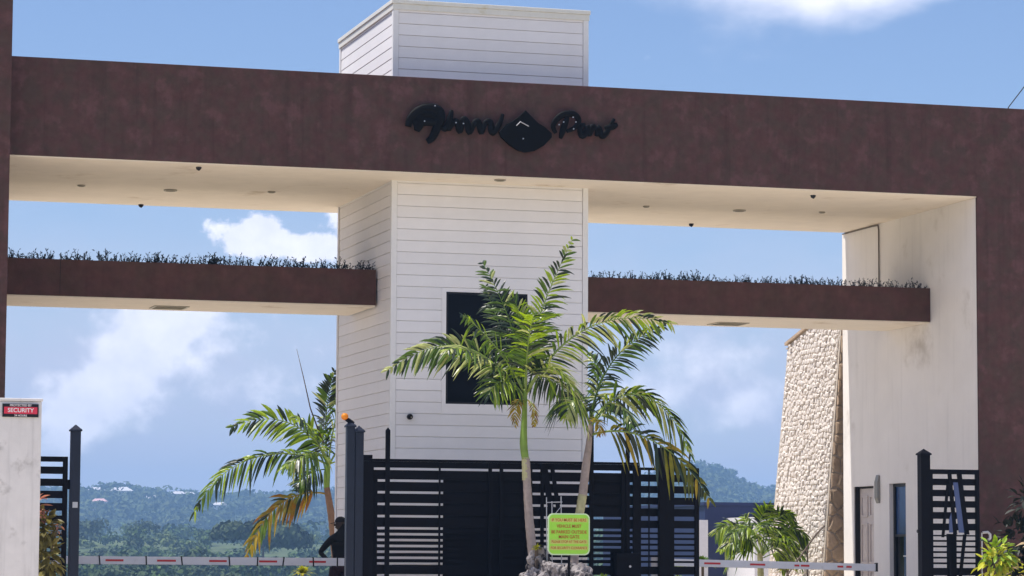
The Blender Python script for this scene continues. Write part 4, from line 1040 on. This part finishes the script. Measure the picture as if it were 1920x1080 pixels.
# ------------------------------------------------------------------ person
def person():
    t = thing('person', 'person in dark clothes and a peaked cap standing behind the left boom, hand on hip', 'person', (11.83, 50.75, 0), ROT)
    V = {}; E = []; RA = []
    def chain(pts, rads, first=None):
        idx = []
        for i, (p_, r_) in enumerate(zip(pts, rads)):
            vid = len(RA); V[vid] = p_; RA.append(r_); idx.append(vid)
            if i: E.append((idx[i-1], vid))
        if first is not None: E.append((first, idx[0]))
        return idx
    def skin(name, m, build):
        nonlocal V, E, RA
        V = {}; E = []; RA = []
        build()
        me = bpy.data.meshes.new(name); me.from_pydata([V[i] for i in range(len(RA))], E, []); me.materials.append(MATS[m])
        o = bpy.data.objects.new(name, me); COL.objects.link(o); o.parent = t
        me.skin_vertices.new() if hasattr(me.skin_vertices, 'new') else None
        return o
    # one continuous body, chest towards the camera (-y), head turned to the left (-x)
    def body():
        pel = chain([(0, 0, 0.97), (0.0, 0, 1.10), (0.0, 0, 1.24), (0.0, 0, 1.38), (0, 0.01, 1.50), (0.0, 0.0, 1.58), (-0.005, 0, 1.66), (-0.01, 0, 1.74)],
                    [0.15, 0.14, 0.155, 0.16, 0.12, 0.058, 0.088, 0.082])
        chain([(-0.17, 0, 1.43), (-0.25, 0.0, 1.36), (-0.385, 0.03, 1.20), (-0.27, -0.09, 1.09), (-0.20, -0.14, 1.05)], [0.075, 0.066, 0.052, 0.038, 0.034], pel[4])
        chain([(0.17, 0, 1.43), (0.23, 0.0, 1.34), (0.26, 0.02, 1.12), (0.25, -0.04, 0.92), (0.25, -0.05, 0.86)], [0.075, 0.062, 0.046, 0.036, 0.034], pel[4])
        for s_ in (-1, 1):
            chain([(s_*0.10, 0, 0.88), (s_*0.12, 0.0, 0.70), (s_*0.12, 0.0, 0.48), (s_*0.12, 0.02, 0.28), (s_*0.12, 0.03, 0.09), (s_*0.13, -0.06, 0.04), (s_*0.135, -0.15, 0.03)],
                  [0.10, 0.088, 0.062, 0.058, 0.042, 0.042, 0.03], pel[0])
    V = {}; E = []; RA = []
    body()
    me = bpy.data.meshes.new('body'); me.from_pydata([V[i] for i in range(len(RA))], E, [])
    me.materials.append(MATS['cloth_black'])
    o = bpy.data.objects.new('body', me); COL.objects.link(o); o.parent = t
    bpy.context.view_layer.objects.active = o
    md = o.modifiers.new('skin', 'SKIN'); md.use_smooth_shade = True
    if not me.skin_vertices:
        import bmesh
        bm = bmesh.new(); bm.from_mesh(me); bm.verts.layers.skin.verify(); bm.to_mesh(me); bm.free()
    for i, sv in enumerate(me.skin_vertices[0].data):
        sv.radius = (RA[i], RA[i]*(1.0)); sv.use_root = (i == 0)
    o.modifiers.new('sub', 'SUBSURF').levels = 2; o.modifiers['sub'].render_levels = 2
    # head details
    def ell(c, r_, m, name, par, n=14):
        mk = MB(); rings = []
        vs = []; fs = []
        for i in range(n+1):
            a = PI*i/n
            for j in range(n*2):
                b = PI*j/n; vs.append((c[0]+r_[0]*math.sin(a)*math.cos(b), c[1]+r_[1]*math.sin(a)*math.sin(b), c[2]+r_[2]*math.cos(a)))
        w_ = n*2
        for i in range(n):
            for j in range(w_): fs.append((i*w_+j, (i+1)*w_+j, (i+1)*w_+(j+1) % w_, i*w_+(j+1) % w_))
        return mk.add(vs, fs).build(name, m, par, world=False, smooth=True)
    hd = ell((-0.025, 0, 1.695), (0.098, 0.078, 0.118), 'skin', 'head', t)
    ell((-0.125, 0, 1.685), (0.018, 0.014, 0.026), 'skin', 'nose', hd, 8)
    for s_ in (-1, 1):
        ell((-0.015, s_*0.080, 1.69), (0.018, 0.008, 0.030), 'skin', 'ear', hd, 8)
        ell((-0.108, s_*0.030, 1.715), (0.010, 0.013, 0.008), 'plate_white', 'eye', hd, 8)
    ell((-0.112, 0, 1.635), (0.012, 0.026, 0.009), 'cloth_dark', 'mouth', hd, 8)
    ct = MB(); vs = []; fs = []
    n = 20
    for i in range(7):
        a = (PI/2)*i/6
        for j in range(n):
            b = 2*PI*j/n; vs.append((-0.022+0.106*math.sin(a)*math.cos(b), 0.088*math.sin(a)*math.sin(b), 1.735+0.098*math.cos(a)))
    for i in range(6):
        for j in range(n): fs.append((i*n+j, (i+1)*n+j, (i+1)*n+(j+1) % n, i*n+(j+1) % n))
    cp_ = ct.add(vs, fs).build('cap', 'cap_cloth', t, world=False, smooth=True)
    bk = MB(); pts = [(-0.10, -0.07), (-0.16, -0.06), (-0.205, -0.03), (-0.215, 0), (-0.205, 0.03), (-0.16, 0.06), (-0.10, 0.07)]
    vs = [(x, y, 1.735-0.25*(abs(x)-0.1)) for x, y in pts]+[(x, y, 1.725-0.25*(abs(x)-0.1)) for x, y in pts]
    k = len(pts); fs = [tuple(range(k)), tuple(range(2*k-1, k-1, -1))]+[(i, i+k, (i+1) % k+k, (i+1) % k) for i in range(k)]
    bk.add(vs, fs).build('peak', 'cap_cloth', cp_, world=False)
    # hands: palm with five fingers each
    def hand(c, d, sidev, m='skin'):
        mk = MB(); c = Vector(c); d = Vector(d).normalized(); sd = Vector(sidev).normalized()
        mk.tube([c-d*0.03, c+d*0.02, c+d*0.07], [0.026, 0.032, 0.030], 8)
        for q, (o_, L) in enumerate(((-.027, .062), (-.009, .075), (.009, .07), (.026, .055))):
            b0 = c+d*0.065+sd*o_; dn = Vector((0, 0, -1)) if abs(d.z) < .8 else Vector((-1, 0, 0))
            mk.tube([b0, b0+d*L*.5+dn*.006, b0+d*L+dn*.022], [0.0095, 0.009, 0.007], 6)
        b0 = c+d*0.01-sd*0.028; mk.tube([b0, b0+(d*.6-sd)*0.03, b0+(d*1.6-sd)*0.04], [0.012, 0.011, 0.008], 6)
        return mk.build('hand', m, t, world=False, smooth=True)
    hand((-0.185, -0.145, 1.04), (0.8, 0.25, -0.4), (0, 0.3, 1)); hand((0.25, -0.055, 0.83), (0, -0.05, -1), (0, 1, 0))
    sh = MB(); rg_ = []
    prof = [(0.98, .165, .115), (1.10, .160, .11), (1.25, .175, .12), (1.38, .195, .125), (1.46, .19, .11), (1.51, .12, .085), (1.545, .065, .065)]
    vs = []; fs = []; nn_ = 18
    for (z, a, b) in prof:
        for k in range(nn_): vs.append((a*math.cos(2*PI*k/nn_), b*math.sin(2*PI*k/nn_), z))
    for r_ in range(len(prof)-1):
        for k in range(nn_): fs.append((r_*nn_+k, r_*nn_+(k+1) % nn_, (r_+1)*nn_+(k+1) % nn_, (r_+1)*nn_+k))
    sh.add(vs, fs).build('shirt', 'cloth_black', t, world=False, smooth=True)
    # trousers and shoes
    tr = MB()
    for s_ in (-1, 1):
        tr.tube([(s_*0.12, 0.03, 0.08), (s_*0.12, 0.02, 0.28), (s_*0.12, 0.0, 0.48), (s_*0.115, 0.0, 0.72), (s_*0.085, 0.0, 0.93)], [0.082, 0.088, 0.094, 0.118, 0.125], 14)
    tr.tube([(0, 0, 0.84), (0, 0, 0.92), (0, 0, 1.0)], [0.12, 0.185, 0.175], 16)
    tr.build('trousers', 'cloth_dark', t, world=False, smooth=True)
person()

# ------------------------------------------------------------------ stone wall
def clip(poly, nx, ny, c):
    out = []
    for i in range(len(poly)):
        a = poly[i]; b = poly[(i+1) % len(poly)]
        da = a[0]*nx+a[1]*ny-c; db = b[0]*nx+b[1]*ny-c
        if da <= 0: out.append(a)
        if (da < 0 < db) or (db < 0 < da):
            t = da/(da-db); out.append((a[0]+(b[0]-a[0])*t, a[1]+(b[1]-a[1])*t))
    return out
def cells(u0, u1, v0, v1, du, dv, seed, jit=0.42):
    rd = random.Random(seed); pts = []
    nu = max(1, round((u1-u0)/du)); nv = max(1, round((v1-v0)/dv))
    G = {}
    for i in range(-1, nu+1):
        for j in range(-1, nv+1):
            G[(i, j)] = (u0+(i+.5+(0.25 if j % 2 else -0.25)+rd.uniform(-jit, jit)*.8)*(u1-u0)/nu, v0+(j+.5+rd.uniform(-jit, jit))*(v1-v0)/nv)
    res = []
    for (i, j), p_ in G.items():
        poly = [(u0, v0), (u1, v0), (u1, v1), (u0, v1)]
        for a in range(-2, 3):
            for b in range(-2, 3):
                q_ = G.get((i+a, j+b))
                if q_ is None or (a == 0 and b == 0): continue
                dx, dy = q_[0]-p_[0], q_[1]-p_[1]; l = math.hypot(dx, dy)
                if l < 1e-6: continue
                nx, ny = dx/l, dy/l
                poly = clip(poly, nx, ny, nx*(p_[0]+q_[0])/2+ny*(p_[1]+q_[1])/2)
                if len(poly) < 3: break
            if len(poly) < 3: break
        if len(poly) >= 3: res.append(poly)
    return res
def stone_shape(poly, gap, rd, h):
    cx = sum(p_[0] for p_ in poly)/len(poly); cy = sum(p_[1] for p_ in poly)/len(poly)
    rmin = min(math.hypot(p_[0]-cx, p_[1]-cy) for p_ in poly)
    if rmin < gap*1.2: return None
    def sc(k, hh): return [(cx+(p_[0]-cx)*k, cy+(p_[1]-cy)*k, hh) for p_ in poly]
    k0 = 1-gap/max(rmin, 0.02); n = len(poly)
    vs = sc(k0, 0.0)+sc(k0*0.96, h*0.6)+sc(k0*0.72, h)+[(cx+rd.uniform(-.01, .01), cy+rd.uniform(-.01, .01), h*rd.uniform(1.0, 1.3))]
    fs = []
    for r_ in range(2):
        for i in range(n): fs.append((r_*n+i, r_*n+(i+1) % n, (r_+1)*n+(i+1) % n, (r_+1)*n+i))
    for i in range(n): fs.append((2*n+i, 2*n+(i+1) % n, 3*n))
    return vs, fs
sw = thing('stone_wall', 'tall battered wall of pale rough stones behind the white side wall', 'wall', (24.0, 56.0, 0))
BAT = 0.085
def xface(z): return 22.98-BAT*(5.5-z)
def yb(z): return 57.45+0.03*(5.64-z)
YF = 54.6
ztop = lambda y: 6.35-(y-YF)*0.26
m1 = MB()
XR = 27.5
vs = [(xface(-.2), YF, -.2), (XR, YF, -.2), (XR, yb(-.2), -.2), (xface(-.2), yb(-.2), -.2),
      (xface(ztop(YF)), YF, ztop(YF)), (XR, YF, ztop(YF)), (XR, 57.45, ztop(57.45)), (xface(ztop(57.45)), 57.45, ztop(57.45))]
m1.add(vs, [(3, 2, 1, 0), (4, 5, 6, 7), (0, 1, 5, 4), (1, 2, 6, 5), (2, 3, 7, 6), (3, 0, 4, 7)]); m1.build('core', 'mortar', sw)
# coping along the sloping top
cpm = MB(); d0 = 0.06
cpm.add([(xface(6.3)-d0, YF-0.03, ztop(YF)+.002), (XR, YF-.03, ztop(YF)+.002), (XR, 57.5, ztop(57.45)+.002), (xface(5.6)-d0, 57.5, ztop(57.45)+.002),
         (xface(6.3)-d0, YF-0.03, ztop(YF)+.06), (XR, YF-.03, ztop(YF)+.06), (XR, 57.5, ztop(57.45)+.06), (xface(5.6)-d0, 57.5, ztop(57.45)+.06)],
        [(3, 2, 1, 0), (4, 5, 6, 7), (0, 1, 5, 4), (1, 2, 6, 5), (2, 3, 7, 6), (3, 0, 4, 7)]); cpm.build('coping', 'quoin_stone', sw)
rd = random.Random(3)
face = MB()
for poly in cells(YF+0.06, 57.42, 0, 6.3, 0.115, 0.105, 5, 0.48):
    cy = sum(p_[0] for p_ in poly)/len(poly); cz = sum(p_[1] for p_ in poly)/len(poly)
    if cz > ztop(cy)-0.05: continue
    r_ = stone_shape(poly, 0.014, rd, rd.uniform(0.006, 0.05))
    if r_: face.add([(xface(z)-h, y, min(z, ztop(y))) for (y, z, h) in r_[0]], [f[::-1] for f in r_[1]])
face.build('face_stones', 'limestone', sw, kind='stuff')
for poly in cells(22.5, 25.0, 0, 6.2, 0.30, 0.28, 9, 0.36):
    poly = clip(poly, -1, 0, -min(xface(p_[1]) for p_ in poly)-0.03) if min(p_[0] for p_ in poly) < xface(poly[0][1]) else poly
    if len(poly) < 3: continue
    r_ = stone_shape(poly, 0.013, rd, rd.uniform(0.02, 0.045))
    if r_: MB().add([(x, YF-h, z) for (x, z, h) in r_[0]], r_[1]).build('stone', 'quoin_stone', sw)
# quoin line of long dark stones along the corner
# ------------------------------------------------------------------ handrail
hr = thing('stair_handrail', 'thin brown handrail sloping up at the foot of the stone wall', 'handrail', (21.6, 53.4, 0))
MB().tube([(21.5, 54.0, 0.72), (22.19, 54.0, 1.62), (22.36, 54.0, 1.78)], 0.018, 8).build('rail', 'rail_brown', hr)
MB().tube([(22.0, 54.0, 0), (22.0, 54.0, 1.40)], 0.016, 8).build('post', 'rail_brown', hr)
MB().tube([(21.52, 54.0, 0), (21.52, 54.0, 0.76)], 0.016, 8).build('post', 'rail_brown', hr)

# ------------------------------------------------------------------ navy building behind
nv_ = thing('navy_building', 'flat roofed dark navy building with a pale block in front, beyond the right boom', 'building', (33.5, 88, 0))
mk = MB(); mk.box(31.25, 40.0, 85, 95, 0, 2.80); mk.build('wall', 'navy_wall', nv_)
box('roof', 'navy_wall', 31.18, 40.1, 84.9, 95.1, 2.802, 2.90, nv_)
box('pale_wall', 'pale_wall', 31.95, 34.4, 82.6, 84.98, 0, 2.42, nv_)
box('pale_column', 'pale_wall', 30.95, 31.24, 84.7, 85.0, 0, 2.35, nv_)
box('window', 'pane_dark', 35.0, 36.2, 84.97, 84.999, 1.0, 2.0, nv_)
cbl = thing('overhead_cable', 'thin dark cable slanting up to the right above the header beam', 'cable', (25.3, 55, 9.3))
MB().tube([(25.6, 53.5, 9.22), (26.45, 54.4, 9.9), (27.05, 55.2, 10.55), (27.9, 56, 11.25), (29.2, 57, 12.6)], 0.012, 5).build('cable', 'cable_black', cbl)

# ------------------------------------------------------------------ trees and far hill
def crown_arr(centres, radii, nleaf, size, rg, squash=0.8):
    """leaf clumps (quads) over clusters of lobes; arrays in, big mesh arrays out"""
    V = []; 
    for c, r_, n, s_ in zip(centres, radii, nleaf, size):
        u = rg.normal(size=(n, 3)); u /= np.linalg.norm(u, axis=1)[:, None]; u[:, 2] = np.where(u[:, 2] < -0.35, -u[:, 2], u[:, 2])
        nl = rg.integers(5, 9); lob = rg.normal(size=(nl, 3))*np.array([.5, .5, .3])*r_*0.75
        li = rg.integers(0, nl, n); lr = r_*rg.uniform(.38, .62, nl)[li]
        p_ = c + lob[li]*np.array([1, 1, squash]) + u*lr[:, None]*np.array([1, 1, squash])*rg.uniform(.8, 1.08, (n, 1))
        nn = u + rg.normal(size=(n, 3))*0.45; nn /= np.linalg.norm(nn, axis=1)[:, None]
        t1 = np.cross(nn, rg.normal(size=(n, 3))); t1 /= np.linalg.norm(t1, axis=1)[:, None]; t2 = np.cross(nn, t1)
        sz = s_*rg.uniform(.6, 1.3, (n, 1)); 
        V.append(np.stack([p_-t1*sz, p_-t2*sz*.7, p_+t1*sz, p_+t2*sz*.7], 1).reshape(-1, 3))
    return np.concatenate(V)
def quads_obj(name, V, m, kind=None, parent=None):
    n = len(V)//4; me = bpy.data.meshes.new(name)
    me.vertices.add(len(V)); me.vertices.foreach_set('co', V.astype(np.float32).ravel())
    me.loops.add(n*4); me.loops.foreach_set('vertex_index', np.arange(n*4, dtype=np.int32))
    me.polygons.add(n); me.polygons.foreach_set('loop_start', np.arange(0, n*4, 4, dtype=np.int32)); me.polygons.foreach_set('loop_total', np.full(n, 4, np.int32))
    me.materials.append(MATS[m]); me.update(); me.validate()
    o = bpy.data.objects.new(name, me); COL.objects.link(o)
    if kind: o['kind'] = kind
    if parent is not None: o.parent = parent
    return o
def polar(a, r_): return r_*math.sin(R(a)), r_*math.cos(R(a))
rg = np.random.default_rng(21)
def wood(name, label, n, a0, a1, r0, r1, rad, leaves, size, m, avoid=None, low=0.35):
    A = rg.uniform(a0, a1, n); Q = np.sqrt(rg.uniform(r0**2, r1**2, n))
    X = Q*np.sin(np.radians(A)); Y = Q*np.cos(np.radians(A)); Z = terrain(X, Y)
    rr = rg.uniform(rad[0], rad[1], n)
    C_ = np.stack([X, Y, Z+rr*low+rg.uniform(0, rad[1]*.25, n)], 1)
    V = crown_arr(C_, rr, [leaves]*n, [size*r_/rad[1] for r_ in rr], rg)
    o = quads_obj(name, V, m, 'stuff'); tag(o, label, 'trees')
    return o
wood('valley_wood', 'green wood filling the valley beyond the gates', 430, -4, 38, 330, 900, (3.0, 6.0), 380, 0.62, 'crown_mid')
wood('valley_scrub', 'lighter green scrub among the valley trees', 300, -4, 38, 300, 980, (2.0, 4.6), 260, 0.55, 'crown_light')
wood('valley_thicket', 'dark green thicket among the valley trees', 150, -4, 38, 420, 1050, (3.5, 6.5), 360, 0.65, 'crown_deep')
wood('slope_wood', 'wooded lower slope between the valley and the far hill', 900, -4, 38, 1050, 1900, (4.5, 8.5), 110, 1.3, 'crown_mid')
wood('hill_wood', 'hazy blue wood covering the far hill', 3000, -4, 38, 1850, 2650, (6, 11), 80, 2.3, 'hill_canopy')
def tree(label, a, r_, rad, m, seed, zoff=0.0, sq=0.85, leaves=1400, size=0.55):
    x, y = polar(a, r_); z = float(terrain(x, y))
    t = thing('round_tree', label, 'tree', (x, y, z), group='trees standing out in the valley')
    g2 = np.random.default_rng(seed)
    V = crown_arr([np.array([0, 0, rad*1.0+zoff])], [rad*1.2], [leaves], [size], g2, sq)
    quads_obj('crown', V, m, parent=t)
    MB().tube([(0, 0, -.5), (0.1, 0, rad*.5), (0, 0.1, rad*1.1+zoff)], [0.35, 0.28, 0.12], 7).build('trunk', 'bark', t, world=False)
tree('broad dark spreading tree above the left end of the boom', 8.7, 300, 4.2, 'crown_deep', 31, 0.8, 0.5, 2200)
tree('compact dark round tree above the second red stripe of the left boom', 10.02, 310, 1.7, 'crown_deep', 32, 2.6, 1.1, 1400, 0.3)
tree('pale olive tree right of the broad dark one', 9.35, 340, 3.6, 'crown_light', 33, 0.5, 0.6, 1800)
tree('mid green tree right of the compact dark one', 10.55, 360, 3.6, 'crown_mid', 34, 1.0, 0.8, 1800)
tree('wide dark tree on the rise left of the rusty frond', 11.6, 640, 8.0, 'crown_deep', 35, 2.0, 0.6, 2600, 0.9)
tree('mid green tree low beside the yellow plant', 11.5, 300, 3.4, 'crown_mid', 36, -0.5, 0.7, 1800)
tree('dark tree on the right slope beside the navy building', 21.35, 500, 6.0, 'crown_deep', 37, 2.0, 0.9, 2200, 0.8)
tree('grey green tree left of the navy building', 19.9, 420, 4.0, 'crown_mid', 38, 1.0, 0.7, 2000)
# houses scattered on the far hill
def on_slope(a, e):
    lo_, hi_ = 1500.0, 2560.0
    for q in range(40):
        m_ = (lo_+hi_)/2; x, y = polar(a, m_); ang = math.degrees(math.atan2(float(terrain(x, y))+7.0-1.05, m_))
        if ang < e: lo_ = m_
        else: hi_ = m_
    x, y = polar(a, (lo_+hi_)/2); return x, y, float(terrain(x, y))+4.5
def house(label, a, e, w_, h_, roof='house_roof', near=None, name='hillside_house', grp='pale houses scattered on the far hill'):
    if near: x, y = polar(a, near); z = float(terrain(x, y))+1.0
    else: x, y, z = on_slope(a, e)
    t = thing(name, label, 'house', (x, y, z), -R(a)+random.uniform(-.3, .3), group=grp)
    w_ *= 0.78; h_ *= 0.8; d = w_*.6
    MB().box(-w_/2, w_/2, -d/2, d/2, -4, h_).build('wall', 'house_wall', t, world=False)
    e_ = w_*.06
    MB().add([(-w_/2-e_, -d/2-e_, h_), (w_/2+e_, -d/2-e_, h_), (w_/2+e_, d/2+e_, h_), (-w_/2-e_, d/2+e_, h_), (-w_*.3, 0, h_+w_*.2), (w_*.3, 0, h_+w_*.2)],
             [(0, 1, 5, 4), (2, 3, 4, 5), (1, 2, 5), (3, 0, 4), (3, 2, 1, 0)]).build('roof', roof, t, world=False)
    for k in (-.28, 0.05, .3):
        MB().box(k*w_-w_*.05, k*w_+w_*.05, -d/2-.06, -d/2-.01, h_*.35, h_*.75).build('window', 'pane_dark', t, world=False)
house('pale house at the left end of the far hill crest', 8.37, 1.32, 15, 4)
house('white roofed house highest on the left of the far hill', 8.77, 1.46, 18, 4)
house('wide pale house just below the highest white roof', 8.85, 1.31, 20, 4)
house('pinkish house lower on the left of the far hill', 8.44, 1.08, 13, 5, 'house_roof_pink')
house('wide white house in the middle of the visible far hill', 9.47, 1.16, 18, 4)
house('bright white house near the crest left of the palm frond', 9.95, 1.22, 13, 6)
house('small pale house right of the bright white one on the crest', 10.16, 1.22, 10, 6)
house('pale house half hidden near the left palm frond tip', 10.75, 1.05, 12, 4)
for (a, lb, rr, ww) in ((10.93, 'white roofed building low in the valley below the palm frond', 330, 4.2), (10.21, 'small white building at the bottom of the valley under the boom', 300, 4.0), (8.14, 'white building in the lower left of the valley beside the gate post', 300, 5.0)):
    house(lb, a, 0, ww, 2.0, near=rr, name='valley_house', grp='white buildings low in the valley')

# ------------------------------------------------------------------ haze
hz = MB().box(-3800, 3800, -3800, 3800, -14, 115).build('haze', 'mortar', kind='stuff')
hm = bpy.data.materials.new('haze'); hm.use_nodes = True
for n in list(hm.node_tree.nodes): hm.node_tree.nodes.remove(n)
pv = hm.node_tree.nodes.new('ShaderNodeVolumePrincipled'); ho = hm.node_tree.nodes.new('ShaderNodeOutputMaterial')
pv.inputs['Color'].default_value = (0.36, 0.62, 1.0, 1); pv.inputs['Density'].default_value = 0.00033; pv.inputs['Anisotropy'].default_value = 0.0
hm.node_tree.links.new(pv.outputs[0], ho.inputs['Volume'])
hz.data.materials.clear(); hz.data.materials.append(hm)
tag(hz, 'pale blue haze filling the air over the valley', 'haze')
